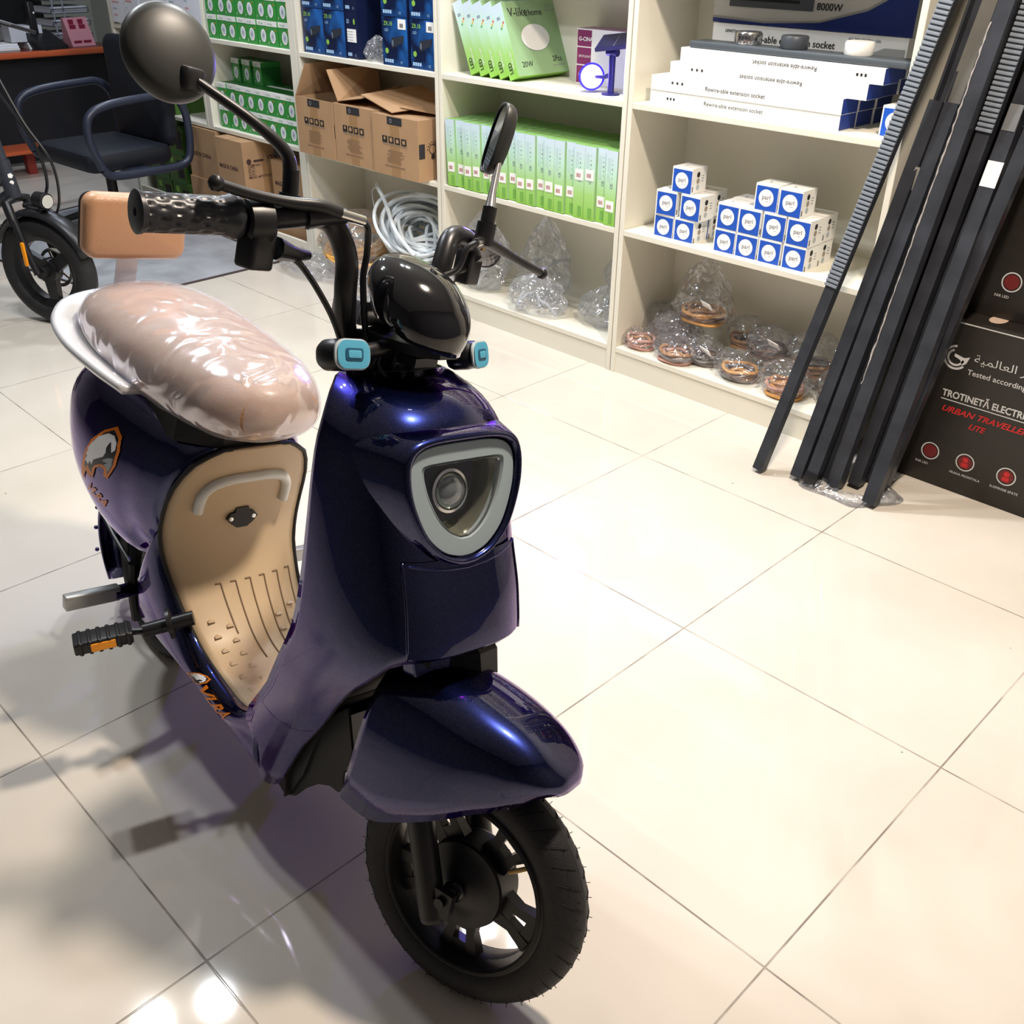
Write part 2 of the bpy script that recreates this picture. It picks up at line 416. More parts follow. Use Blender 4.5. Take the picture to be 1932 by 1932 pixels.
# ---------------------------------------------------------------- unit 3: green panel light boxes
def grad_mat():
    m=bpy.data.materials.new('green_gradient_print'); m.use_nodes=True; nt=m.node_tree; N=nt.nodes; L=nt.links; b=N['Principled BSDF']
    tc=N.new('ShaderNodeTexCoord'); sp=N.new('ShaderNodeSeparateXYZ'); L.new(tc.outputs['Object'],sp.inputs[0])
    mr=N.new('ShaderNodeMapRange'); mr.inputs['From Max'].default_value=.235; L.new(sp.outputs['Z'],mr.inputs['Value'])
    cr=N.new('ShaderNodeValToRGB'); e=cr.color_ramp.elements; e[0].color=(.27,.56,.08,1); e[1].color=(.62,.74,.86,1); k=e.new(.35); k.color=(.38,.66,.20,1); k=e.new(.7); k.color=(.55,.80,.66,1)
    L.new(mr.outputs[0],cr.inputs[0]); L.new(cr.outputs[0],b.inputs['Base Color']); b.inputs['Roughness'].default_value=.4
    return m
gm=grad_mat(); gface=mat('sage_green_print',(.30,.47,.24),.42); gtop=mat('leaf_green_print',(.22,.42,.12),.5)
marks=mat('print_grey',(.2,.25,.28),.6)
def panel_box(big):
    g=G(); w,d,h=(.047,.235,.238) if not big else (.046,.275,.245)
    g.box((0,0,0),(w,d,h),gm)
    g.box((.0005,.0005,h-.0004),(w-.0005,d-.0005,h+.0006),gtop)
    g.box((w-.0004,.001,.001),(w+.0006,d-.001,h-.001),gface)
    e=-.0006
    if not big:
        for i,s_ in enumerate((.5,.7,1,.8,.6)):
            g.disc((w*.58,e,h*(.88-.06*i)),(0,-1,0),.0028*s_,marks,seg=8)
        for i in range(3): g.box((w*(.18+.10*i),e,h*.58),(w*(.20+.10*i),e+.0004,h*.90),mat('print_pale',(.45,.55,.62),.6))
        g.text('CE',(w*.66,e,h*.50),(0,0,1),(-1,0,0),.014,marks,bold=.02)
        g.box((w*.45,e-.0003,h*.03),(w*.80,e+.0004,h*.17),mat('green_dark_print',(.18,.42,.08),.5))
    else:
        g.text('D2',(w*.25,e,h*.80),(1,0,0),(0,0,1),.012,mat('ink_blue',(.05,.06,.2),.5),bold=.02)
        for i,c in enumerate([(.7,.1,.05),(.8,.45,.05),(.1,.4,.1)]): g.disc((w*(.80-.16*i),e,h*(.74-.03*i)),(0,-1,0),.004,mat('dot%d'%i,c,.5),seg=8)
        g.text('LED PANEL',(w*.62,e,h*.36),(0,0,-1),(1,0,0),.012,mat('pure_white',(.9,.9,.9),.5)); g.text('LED',(w*.55,e,h*.07),(0,0,1),(-1,0,0),.022,ink,bold=.02)
        x=w+.001
        def ft(s,yy,z,sz,m_,b=0.,): g.text(s,(x,yy,z),(0,1,0),(0,0,1),sz,m_,bold=b)
        ft('V-like',.022,h*.80,.040,ink,.01); ft('home',.118,h*.80,.030,ink,.01)
        ft('LED',.208,h*.90,.015,greyink); ft('PANEL LAMP',.200,h*.845,.010,greyink)
        ft('20W',.030,h*.12,.026,ink,.01); ft('2Pcs',.185,h*.16,.026,ink,.01); g.box((w,.180,h*.10),(w+.001,.24,h*.11),greyink)
        g.disc((w+.0012,d*.46,h*.50),(1,0,0),.070,mat('print_shadow',(.25,.33,.25),.5),up=(0,0,1),ry=.046)
        g.disc((w+.0016,d*.46,h*.505),(1,0,0),.069,mat('print_white',(.85,.85,.82),.4),up=(0,0,1),ry=.044)
    return g
pbm=panel_box(False).obj('panel_light_box')
lbl_white=mat('price_label',(.92,.90,.88),.5); redink=mat('red_ink',(.6,.05,.05),.5)
labm=None
XS=[-.858+i*.0458 for i in range(18)]
for i,x in enumerate(XS):
    o=pbm if i==0 else pbm.copy()
    if i: COL.objects.link(o)
    tilt=-.055*(1-i/17)
    o.location=(x+.004,.004+.010*(i%3==1)-.001*i*0,.5015); o.rotation_euler=(0,tilt,0)
    z=.075 if i not in(14,15) else .12
    if labm is None:
        g=G(); g.box((.006,-.0012,0),(.041,-.0005,.035),lbl_white)
        for q in range(5): g.box((.012+q*.004,-.0016,.009),(.014+q*.004,-.0012,.022),ink if q%2 else redink)
        labm=g.obj('price_label',o,label='small white price label'); l=labm
    else:
        l=labm.copy(); COL.objects.link(l); l.parent=o
    l.location=(0,0,[.052,.048,.050,.055,.053,.050,.056,.060,.052,.055,.060,.062,.058,.060,.125,.130,.050,.045][i])
    tag(o,'slim green lamp box, %s from left in the standing row on the middle shelf'%ORD(i),'box','slim green boxes on the middle shelf')
bb=panel_box(True).obj('panel_light_box')
th=math.radians(-23)
for i in range(5):
    o=bb if i==0 else bb.copy()
    if i: COL.objects.link(o)
    o.location=(-.765+i*.0500,.045,.894); o.rotation_euler=(0,th,0)
    tag(o,'large green lamp box leaning left, %s on the upper shelf'%['leftmost','second from left','middle','fourth from left','rightmost, white oval lamp pictured,'][i],'box','large green boxes leaning on the upper shelf')
# purple and white box
g=G(); w,h,d=.22,.172,.09
pur=mat('plum_print',(.22,.03,.12),.45)
g.box((0,0,0),(w,d,h),white)
for k,(z0,z1) in enumerate(((.118,.168),(.062,.114),(.004,.058))):
    g.box((.002,-.001,z0),(.062,-.0003,z1),pur)
g.text('G-CINA',(.008,-.0014,.135),(1,0,0),(0,0,1),.017,mat('pure_white',(.9,.9,.9),.5),bold=.02)
g.text('SPOTLIGHT',(.010,-.0014,.084),(1,0,0),(0,0,1),.010,mat('pure_white',(.9,.9,.9),.5)); g.text('12W',(.010,-.0014,.026),(1,0,0),(0,0,1),.013,mat('pure_white',(.9,.9,.9),.5))
g.box((.001,.001,h-.0003),(w-.001,d-.001,h+.0006),mat('mauve_print',(.28,.16,.24),.5))
o=g.obj('lamp_box'); o.location=(-.395,.195,.8935); o.rotation_euler=(0,0,.05); tag(o,'purple and white lamp box standing behind the glowing blue spotlight','box')
# solar spotlight
t=thing('solar_spotlight','small solar spotlight with glowing blue lamp head standing on the shelf','lamp',(-.135,.075,.8935))
dblue=mat('dark_blue_plastic',(.015,.015,.09),.35)
G().lathe((0,0,0),(0,0,1),[(0,0),(.030,0),(.030,.004),(.012,.007),(0,.007)],dblue).obj('base',t)
G().cyl((0,0,.006),(0,.0,.115),.0105,dblue).obj('post',t)
g=G(); c=V((-.073,-.012,.048)); n=V((.62,-.78,.12)).normalized()
g.lathe(c-n*.03,n,[(0,0),(.026,0),(.040,.018),(.042,.034),(.036,.034),(.034,.028)],mat('blue_lit_plastic',(.03,.03,.55),.35,emit=(.05,.02,1),estr=.5)); hd=g.obj('lamp_head',t)
g=G(); g.disc(c-n*.002,n,.0345,mat('led_blue',(.5,.5,1),.3,emit=(.28,.20,1.),estr=28)); 
g.obj('lens',hd,label='glowing blue white lens')
G().tube([c-n*.02,(-.03,.0,.05),(0,0,.06)],.007,dblue).obj('bracket',t)
G().cyl((-.02,0,.125),(.02,0,.125),.012,dblue).obj('hinge',t)
g=G(); g.X=Matrix.Translation((0.0,.02,.155))@Matrix.Rotation(math.radians(24),4,'X')@Matrix.Rotation(.35,4,'Z')
g.box((-.062,-.045,-.005),(.062,.045,.005),dblue); g.box((-.057,-.040,.0045),(.057,.040,.0056),mat('solar_cell',(.01,.012,.06),.15)); g.box((-.0006,-.04,.0055),(.0006,.04,.0060),greyink)
g.obj('solar_panel',t)
# ---------------------------------------------------------------- unit 2: dark blue lamp boxes
def blue_mat():
    m=bpy.data.materials.new('galaxy_blue_print'); m.use_nodes=True; nt=m.node_tree; N=nt.nodes; L=nt.links; b=N['Principled BSDF']
    tc=N.new('ShaderNodeTexCoord'); mp=N.new('ShaderNodeMapping'); mp.inputs['Rotation'].default_value=(0,.6,0); L.new(tc.outputs['Object'],mp.inputs[0])
    w=N.new('ShaderNodeTexNoise'); w.inputs['Scale'].default_value=9; w.inputs['Distortion'].default_value=.6; L.new(mp.outputs[0],w.inputs['Vector'])
    cr=N.new('ShaderNodeValToRGB'); e=cr.color_ramp.elements; e[0].position=.42; e[0].color=(.004,.010,.045,1); e[1].position=.68; e[1].color=(.015,.12,.42,1); L.new(w.outputs['Fac'],cr.inputs[0])
    L.new(cr.outputs[0],b.inputs['Base Color']); b.inputs['Roughness'].default_value=.3; return m
bm_=blue_mat(); bside=mat('midnight_print',(.006,.012,.05),.35); lime=mat('lime_print',(.25,.5,.08),.5); cyanp=mat('pale_blue_print',(.35,.55,.8),.5)
def blue_box(sidefront=False):
    g=G(); w,d,h=.147,.147,.168
    g.box((0,0,0),(w,d,h),bside)
    e=-.0006
    if not sidefront:
        g.poly([(.001,e,.001),(w-.001,e,.001),(w-.001,e,h-.001),(.001,e,h-.001)],bm_)
        g.text('ZR.18',(.012,e-.0005,h*.82),(1,0,0),(0,0,1),.020,lime,bold=.01); g.text('LED',(.016,e-.0005,h*.70),(1,0,0),(0,0,1),.013,cyanp)
        g.disc((.026,e-.0004,h*.30),(0,-1,0),.010,lime,seg=16)
        x0,z0=.062,.062
        g.prism([(x0,e-.0004,z0),(x0+.06,e-.0004,z0+.022),(x0+.064,e-.0004,z0+.046),(x0,e-.0004,z0+.034)],(0,-.0004,0),mat('lamp_print',(.03,.035,.05),.3))
        g.disc((x0,e-.001,z0+.017),(0,-1,0),.010,ink,ry=.019,seg=18); g.disc((x0,e-.0014,z0+.017),(0,-1,0),.006,mat('lamp_print2',(.12,.16,.22),.3),ry=.012,seg=18)
    else:
        g.text('LED',(.012,e,h*.76),(1,0,0),(0,0,1),.020,cyanp,bold=.01); g.disc((w*.72,e,h*.80),(0,-1,0),.011,lime,seg=16)
        g.box((.015,e-.0004,h*.36),(w*.86,e,h*.64),mat('label_white',(.93,.93,.92),.5))
        for i in range(4): g.box((.02,e-.0008,h*(.40+.06*i)),(w*.6,e-.0003,h*(.41+.06*i)),greyink)
    for i in range(4): g.box((.012+i*.013,e-.0006,.010),(.022+i*.013,e,.022),cyanp)
    g.text('CE',(w*.68,e-.0005,.010),(1,0,0),(0,0,1),.012,cyanp)
    return g.obj('lamp_box')
A_=blue_box(); B_=blue_box(True); stick=None; first={}
spec=[]
for lv in range(2):
    hgt=['lower','upper'][lv]
    spec+= [(-1.768,.022,lv,A_,'dark blue LED lamp box at the far left end of the shelf, %s one'%hgt,0,0),(-1.620,.020,lv,A_,'dark blue LED lamp box second from the left end of the shelf, %s one'%hgt,0,0),
            (-1.472,.024,lv,B_,'dark blue lamp box turned to show its white text panel, %s one'%hgt,0,0),
            (-1.225,.010,lv,A_,'dark blue LED box with price label, right of the plastic bag, %s one'%hgt,.03,1),(-1.068,.018,lv,A_,'dark blue LED box with price label, right end of the shelf, %s one'%hgt,0,1)]
for x,y,lv,src,l,rz,st in spec:
    if src in first: o=src.copy(); COL.objects.link(o)
    else: o=src; first[src]=1
    o.location=(x,y,.8935+lv*.1685); o.rotation_euler=(0,0,rz); tag(o,l,'box','dark blue lamp boxes')
    if src is B_: o.scale=(.52,1,1)
    if st:
        if stick is None:
            g=G(); g.box((.095,-.0022,.128),(.138,-.0012,.162),lbl_white); 
            for q in range(4): g.box((.106+q*.005,-.0026,.134),(.109+q*.005,-.0022,.148),redink if lv else ink)
            stick=g.obj('price_label',o,label='white price label')
        else:
            s2=stick.copy(); COL.objects.link(s2); s2.parent=o
# cartons with symbols
def carton(w,h,d,flaps):
    t=bpy.data.objects.new('open_carton',None); COL.objects.link(t)
    g=G(); th=.003
    g.box((0,0,0),(w,th,h),card); g.box((0,d-th,0),(w,d,h),card); g.box((0,th,0),(th,d-th,h),card); g.box((w-th,th,0),(w,d-th,h),card); g.box((th,th,0),(w-th,d-th,th),cardin)
    if flaps!=2: g.box((th,th,h-.006),(w-th,d-th,h-.003),card)
    e=-.0006
    g.box((w*.40,e,h*.0),(w*.60,0,h*.95),mat('packing_tape',(.36,.21,.10),.35)); g.box((w*.34,e-.0006,h*.86),(w*.66,e,h*.985),mat('label_black',(.03,.03,.035),.4))
    g.disc((w*.42,e-.001,h*.92),(0,-1,0),.008,greyink,seg=12,r_in=.005)
    for i in range(4):
        x=w*(.22+.14*i); g.box((x,e-.0008,h*.55),(x+w*.11,e-.0003,h*.66),ink)
        if i==0: g.disc((x+w*.055,e-.0012,h*.62),(0,-1,0),.006,card,seg=10); 
        elif i==1: g.disc((x+w*.055,e-.0012,h*.61),(0,-1,0),.009,card,seg=10); 
        else: g.box((x+.008,e-.0013,h*.575),(x+w*.11-.008,e-.0008,h*.635),card)
    g.box((w*.22,e-.0006,h*.525),(w*.76,e,h*.53),greyink)
    for i in range(9):
        r_=R0.random(); g.box((w*(.30+.08*r_),e-.0006,h*(.43-.025*i)),(w*(.60+.1*r_),e,h*(.437-.025*i)),mat('faded_ink',(.24,.15,.09),.7))
    g.box((w*.26,e-.0006,h*.16),(w*.70,e,h*.175),mat('faded_ink',(.24,.15,.09),.7))
    g.box((w-.001,.003,h*.38),(w+.0008,.032,h*.62),mat('label_black',(.03,.03,.035),.4))
    # bulb drawing on the right side
    bx=w+.001
    g.disc((bx,.072,h*.52),(1,0,0),.019,ink,seg=20,r_in=.016); g.box((bx-.0005,.064,h*.36),(bx+.0006,.080,h*.43),ink)
    for i in range(8):
        a=PI*(i/7); g.box((bx-.0005,.072+math.cos(a)*.026-.002,h*.52+math.sin(a)*.026-.002),(bx+.0006,.072+math.cos(a)*.026+.002,h*.52+math.sin(a)*.026+.002),ink)
    g.text('G',(bx,.108,h*.53),(0,1,0),(0,0,1),.040,ink)
    g.obj('carton_body',t)
    return t
def flap(t,pts,d,name='flap'):
    G().prism(pts,d,card).obj(name,t,label='open cardboard flap')
w_,h_,d_=.262,.228,.26
t=carton(w_,h_,d_,2); t.location=(-1.770,-.045,.5005); tag(t,'leftmost brown carton on the shelf, its left flap standing open','carton','brown cartons on the middle shelf')
flap(t,[(.001,.0,h_),(.001,.24,h_),(.055,.24,h_+.13),(.045,.03,h_+.125)],(.003,0,0))
flap(t,[(.0,.255,h_),(w_,.255,h_),(w_,.245,h_+.1),(.02,.245,h_+.1)],(0,.003,0))
t=carton(w_,h_,d_,1); t.location=(-1.503,-.042,.5005); tag(t,'middle brown carton on the shelf, one flap folded up against the shelf above','carton','brown cartons on the middle shelf')
flap(t,[(.005,.02,h_+.002),(.005,.25,h_+.002),(-.03,.25,h_+.12),(-.075,.03,h_+.115)],(.003,0,.001))
flap(t,[(.005,.02,h_+.004),(.16,.02,h_+.03),(.16,.24,h_+.06),(.005,.24,h_+.004)],(0,0,.003))
t=carton(w_+.015,h_-.004,d_,1); t.location=(-1.236,-.052,.5005); tag(t,'rightmost brown carton on the shelf with bulb drawing on its side','carton','brown cartons on the middle shelf')
flap(t,[(-.13,.05,h_+.040),(.10,.02,h_+.002),(.21,.23,h_+.03),(.02,.245,h_+.075)],(0,0,.003))
flap(t,[(.10,.06,h_+.018),(.255,.12,h_+.004),(.25,.25,h_+.03),(.12,.25,h_+.04)],(0,0,.003))
# ---------------------------------------------------------------- unit 1: green downlight boxes
gg=mat('grass_green_print',(.045,.30,.06),.42); ggd=mat('deep_green_print',(.02,.17,.03),.42); dl=mat('downlight_print',(.62,.68,.78),.5)
def green_box():
    g=G(); w,d,h=.081,.10,.099
    g.box((0,0,0),(w,d,h),gg); g.box((.0003,-.0008,h*.80),(w-.0003,.002,h+.0006),white); g.box((.0003,.002,h-.0003),(w-.0003,d,h+.0006),ggd)
    g.box((.0003,.0,h+.0003),(w-.0003,.018,h+.0009),white)
    e=-.0006; g.disc((w*.56,e-.0002,h*.40),(0,-1,0),.021,white,seg=24,ry=.026); g.disc((w*.56,e-.0007,h*.40),(0,-1,0),.014,dl,seg=20,ry=.018); g.disc((w*.56,e-.0011,h*.40),(0,-1,0),.006,mat('print_grey2',(.35,.38,.42),.5),seg=12,ry=.009)
    g.disc((w*.88,e-.0002,h*.66),(0,-1,0),.004,mat('orange_dot',(.7,.2,.03),.5),seg=8); g.text('7',(w*.10,e-.0002,h*.08),(1,0,0),(0,0,1),.014,mat('pure_white',(.9,.9,.9),.5),bold=.02)
    g.text('LED light',(.012,-.0014,h*.86),(1,0,0),(0,0,1),.010,mat('green_ink',(.1,.4,.15),.5)); g.box((w-.0005,.002,.002),(w+.0006,d-.002,h*.8),ggd)
    return g.obj('downlight_box')
gb=green_box(); cnt=0
rows=['bottom','second','third']
def gput(x,y,z,l,rz=0):
    global cnt
    o=gb if cnt==0 else gb.copy()
    if cnt: COL.objects.link(o)
    cnt+=1; o.location=(x,y,z); o.rotation_euler=(0,0,rz); tag(o,l,'box','small green downlight boxes')
for lv in range(3):
    for i in range(8):
        gput(-2.535+i*.0822,.02+.006*(i%2),.8935+lv*.1002,'small green downlight box, %s from left in the %s row on the upper shelf'%(ORD(i),rows[lv]))
for lv in range(2):
    for dpt in range(2):
        for i in range(8):
            gput(-2.540+i*.0825-.004*dpt,.028+dpt*.108+.006*(i==1),.5005+lv*.1002,'small green downlight box, %s from left, %s %s row of the middle shelf'%(ORD(i),rows[lv],['front','back'][dpt]))
for i in range(3): gput(-2.54+i*.095,.120,.5005+.2006,'small green downlight box, %s of the three perched on top at the back'%['leftmost','middle','rightmost'][i],-.1)
# ---------------------------------------------------------------- plastic bags and coils
clear=film('clear_film',.035,.42,22,.9,rough=.13,dist=.02)
clearw=film('milky_film',.08,.5,22,.9,rough=.13,dist=.02)
def blob(g,c,r,m,seed,seg=34,amp=.16,top=0.,flat=.0):
    """crumpled bag: noisy ellipsoid with optional gathered neck"""
    rr=random.Random(seed); ph=[rr.uniform(0,6.28) for _ in range(8)]; c=V(c)
    rings=[]; n=seg//2
    for i in range(1,n):
        a=PI*i/n; ring=[]
        for k in range(seg):
            b=2*PI*k/seg
            q=1+amp*(math.sin(3*b+ph[0]+2*a)*.5+math.sin(5*b-ph[1]+5*a)*.35+math.sin(9*b+ph[2]-7*a)*.22+math.sin(13*b+ph[3]+11*a)*.15+rr.uniform(-.3,.3))
            x=math.sin(a)*math.cos(b)*r[0]*q; y=math.sin(a)*math.sin(b)*r[1]*q; z=-math.cos(a)*r[2]*(1+.3*amp*math.sin(4*b+ph[4]))
            if z>0 and top: 
                kx=1-.50*(z/r[2])**1.5+.18*math.sin(6*b+ph[5])*(z/r[2]); x*=kx; y*=kx; z=z*(1+top)+top*r[2]*.12*math.sin(4*b+ph[6])*(z/r[2])
            z=max(z,-r[2]*(1-flat))
            ring.append(c+V((x,y,z)))
        rings.append(ring)
    g.loft(rings,m,True,True,False)
def bag(name,label,cat,c,r,seed,top=.0,m=None,amp=.16,group=None,coil=None,inner=None,flat=.15,tagm=False):
    t=thing(name,label,cat,(c[0],c[1],c[2]-r[2]*(1-flat)),0,group)
    o=V((0,0,r[2]*(1-flat)))
    g=G(); blob(g,o,r,m or clear,seed,amp=amp,top=top,flat=flat); g.obj('bag_film',t,angle=0)
    if coil:
        g=G(); rr=random.Random(seed+5)
        R_,tr,n,cols=coil
        for k in range(n):
            cc=o+V((rr.uniform(-.006,.006),rr.uniform(-.006,.006),-r[2]*(1-flat)+tr*1.3+k*tr*1.25)); q=R_*(1-.06*rr.random()-.25*(k%2))
            g.tube([cc+V((math.cos(a)*q,math.sin(a)*q*.85,.003*math.sin(3*a+k))) for a in [2*PI*i/28 for i in range(28)]],tr,cols[k%len(cols)],seg=6,closed=True)
        g.obj('led_strip_roll',t,label='coiled strip light inside the bag')
    if inner:
        g=G(); rr=random.Random(seed+9)
        for k in range(inner):
            p=o+V((rr.uniform(-.5,.5)*r[0],rr.uniform(-.5,.5)*r[1],rr.uniform(-.6,.3)*r[2])); d=V((rr.uniform(-1,1),rr.uniform(-1,1),rr.uniform(-.4,.4))).normalized()*r[0]*.35
            g.tube([p-d,p+V((0,0,.01)),p+d],.006,mat('clear_tube',(.55,.57,.6),.25),seg=6)
        g.obj('contents',t,label='pale tubes inside the bag')
    if tagm:
        g=G(); g.X=Matrix.Translation(o+V((r[0]*.45,-r[1]*.75,r[2]*.35)))@Matrix.Rotation(-.9,4,'X')@Matrix.Rotation(.2,4,'Y')
        g.box((-.022,-.015,0),(.022,.015,.002),lbl_white); g.obj('paper_tag',t,label='white paper tag')
    return t
tan=mat('strip_tan',(.52,.27,.12),.5); org=mat('strip_orange',(.75,.38,.12),.5); brn=mat('strip_brown',(.13,.07,.05),.5); pnk=mat('strip_pink',(.60,.32,.25),.5); gry=mat('strip_grey',(.22,.19,.18),.5)
GRP='bagged strip light rolls on the bottom shelf'
zb=.0935
def cb(l,x,y,r,seed,cols,R_,n=4,z=None,**k):
    bag('bagged_light_roll',l,'bag',(x,y,(zb if z is None else z)+r[2]*.85),r,seed,coil=(R_,.0055,n,cols),group=GRP,**k)
cb('small pinkish bagged roll at the left front corner of the bottom shelf',.075,.065,(.062,.058,.038),1,[pnk,tan],.05,5)
cb('grey bagged roll leaning in the back left corner of the bottom shelf',.085,.20,(.085,.07,.075),2,[brn,gry],.06,6)
cb('bagged grey strip roll behind the pinkish front rolls',.17,.135,(.10,.065,.07),3,[gry,brn],.07,5,m=clearw)
cb('bagged pink and grey roll lying at the front edge of the bottom shelf',.235,.058,(.088,.062,.048),4,[pnk,tan,gry],.06,5)
cb('bagged roll with white tag beside the front pink roll',.315,.11,(.068,.06,.05),5,[gry,brn],.05,5,tagm=True)
cb('large bag with orange rolls and tall clear neck on top of the pile',.262,.155,(.105,.08,.066),6,[org,tan,brn,org],.075,6,z=.215,top=1.5,tagm=True,amp=.2)
cb('dark orange bagged roll at the back of the bottom shelf centre',.41,.22,(.08,.065,.06),7,[tan,brn],.06,5,z=.0935+.05)
cb('bagged grey roll with yellow rim at the front centre of the bottom shelf',.475,.085,(.088,.075,.05),8,[gry,org,brn],.06,5)
cb('bagged dark roll stacked behind the front centre roll',.52,.175,(.085,.07,.055),9,[brn,gry],.06,5,z=.155,tagm=True,m=clearw)
cb('bagged orange roll at the front near the leaning black poles',.645,.075,(.088,.07,.062),10,[org,pnk,tan],.06,6)
cb('bagged roll with crinkled film at the back behind the leaning poles',.67,.19,(.10,.08,.075),11,[tan,gry],.06,6,z=.14)
cb('bagged brown roll at the right end of the bottom shelf',.79,.14,(.07,.07,.06),12,[brn,tan],.05,5)
G2='clear plastic bags on the bottom shelf'
bag('plastic_bag','tall clear crumpled bag behind the scooter brake lever','bag',(-.78,.12,zb+.10),(.115,.09,.115),21,top=.75,group=G2,inner=7,amp=.2,m=clearw)
bag('plastic_bag','milky clear bag lying at the front of the bottom shelf','bag',(-.43,.075,zb+.058),(.125,.085,.07),22,top=.25,group=G2,inner=5,amp=.2,m=clearw)
bag('plastic_bag','large transparent bag standing at the back of the bottom shelf','bag',(-.52,.205,zb+.11),(.12,.075,.12),23,top=.6,group=G2,inner=6,amp=.2)
bag('plastic_bag','crumpled clear bag at the right end of the bottom shelf','bag',(-.155,.15,zb+.06),(.115,.08,.07),24,top=.2,group=G2,inner=5,amp=.2,m=clearw)
bag('plastic_bag','second clear bag stacked above the right end bag','bag',(-.13,.21,zb+.18),(.085,.06,.06),25,top=.5,group=G2,inner=3,amp=.2)
bag('plastic_bag','small silvery plastic bag between the dark blue boxes','bag',(-1.315,.06,.8935+.032),(.060,.045,.045),26,top=.3,group=None,amp=.25,m=clearw)
# white tube coil
def coil(g,c,n,Rr,tilt,tr,m,seed,sq=.8,jit=.2):
    rr=random.Random(seed)
    for k in range(n):
        X=Matrix.Translation(V(c)+V((rr.uniform(-.25,.25)*Rr*.4,rr.uniform(-.3,.3)*Rr*.2,rr.uniform(-.2,.3)*Rr*.4)))@Matrix.Rotation(tilt[0]+rr.uniform(-jit,jit),4,'X')@Matrix.Rotation(tilt[1]+rr.uniform(-jit,jit),4,'Y')
        q=Rr*rr.uniform(.72,1.05); s2=rr.uniform(.9,1.1)*sq
        g.tube([X@V((math.cos(a)*q,math.sin(a)*q*s2,.012*math.sin(2*a+k))) for a in [2*PI*i/44 for i in range(44)]],tr,m,seg=7,closed=True)
wt=mat('white_tube',(.74,.80,.84),.3)
g=G(); coil(g,(-1.17,.12,.235),16,.185,(.95,.42),.0075,wt,3,.74,.30); coil(g,(-1.15,.12,.22),16,.135,(.9,.35),.0075,wt,8,.74,.75); coil(g,(-1.14,.13,.19),8,.10,(.6,.3),.0075,wt,9,.8,1.); 
g.tube(smooth_path([(-1.40,.09,.385),(-1.36,.05,.40),(-1.28,.03,.34),(-1.16,-.02,.26),(-1.02,-.04,.19)]),.0085,wt,8)
g.tube(smooth_path([(-1.42,.09,.22),(-1.45,.09,.35),(-1.40,.09,.385)]),.002,wt,6)
tag(g.obj('tube_coil'),'tangled coil of white flexible light tube under the cartons','cable coil')
bpy.data.objects['tube_coil'].location=(0,0,.01)
yel=mat('amber_tube',(.80,.42,.09),.35)
t=thing('bagged_tube_coil','big clear bag with coiled amber light tube on the floor of the shelf','bag',(-1.57,.07,.02))
g=G(); coil(g,(0,.04,.10),6,.155,(.35,-.05),.0075,yel,5,.75,.12); coil(g,(.02,-.02,.05),5,.17,(.1,.05),.0075,yel,6,.7,.05); g.obj('light_tube',t)
g=G(); blob(g,(0,.03,.11),(.19,.17,.13),film('amber_film',.16,.6,16,1.,col=(.95,.93,.90)),31,amp=.10,flat=.1); g.obj('bag_film',t,angle=0)
bag('plastic_bag','thin clear bag spilling onto the floor in front of the amber coil','bag',(-1.66,-.13,.05),(.22,.07,.055),33,amp=.3,m=clear)
bag('plastic_bag','crumpled clear bag end on the floor beside the steering stem','bag',(-1.32,-.10,.055),(.13,.06,.06),34,amp=.3,m=clear)
# ---------------------------------------------------------------- right side: leaning poles and packaging boxes
steel=mat('dark_steel',(.045,.050,.062),.42,.3,noise=.35,nscale=12)
wrap=mat('wrap_grey',(.20,.23,.27),.28,coat=.4)
def pole(base,top,length,w,label,m=steel,name='metal_channel',extra=None,rot=PI):
    b=V(base); d=(V(top)-b).normalized(); x,y,z=basis(d,(0,-1,0))
    M=Matrix((x,y,z)).transposed().to_4x4(); M=Matrix.Translation(b+z*(w*.35))@M
    t=thing(name,label,'pole',mw=M,group='black metal channels leaning by the shelves')
    g=G(); a=w/2; k=.0035
    # open C channel
    pts=[(-a,-a),(a,-a),(a,a),(a-k*2,a),(a-k,a-k),(a-k,-a+k),(-a+k,-a+k),(-a+k,a-k),(-a+k*2,a),(-a,a)]
    kk=math.cos(rot)
    g.prism([(p[0]*kk,p[1]*kk,0) for p in pts],(0,0,length),m)
    g.obj('channel',t)
    if extra: extra(t,w,length)
    return t
def bubble(t,w,L,z0=.55,z1=None):
    g=G(); z1=z1 or L; n=int((z1-z0)/.0115); a=w/2+.002; rr=random.Random(4)
    for i in range(n):
        z=z0+i*.0115; q=.0022+.001*rr.random()
        g.rbox((-a-.001,a-.002,z),(a+.001,a+q+.001,z+.0075),wrap,r=.0012,seg=1)
    g.box((-a-.0005,a-.0024,z0),(a+.0005,a-.0014,z1),wrap)
    g.obj('bubble_wrap',t,label='grey bubble wrap over the upper part')
def endcap(t,w,L): G().rbox((-w/2-.002,-w/2-.002,-.0005),(w/2+.002,w/2+.002,.035),black,r=.003).obj('end_cap',t)
def tape(t,w,L):
    G().box((-w/2-.001,w/2-.001,L-.16),(w/2+.001,w/2+.0012,L-.10),lbl_white).obj('paper_sticker',t)
    G().box((-w/2+.002,w/2-.004,L-.03),(w/2-.002,w/2+.002,L+.03),mat('zinc',(.4,.41,.42),.35,.8)).obj('joint_bracket',t)
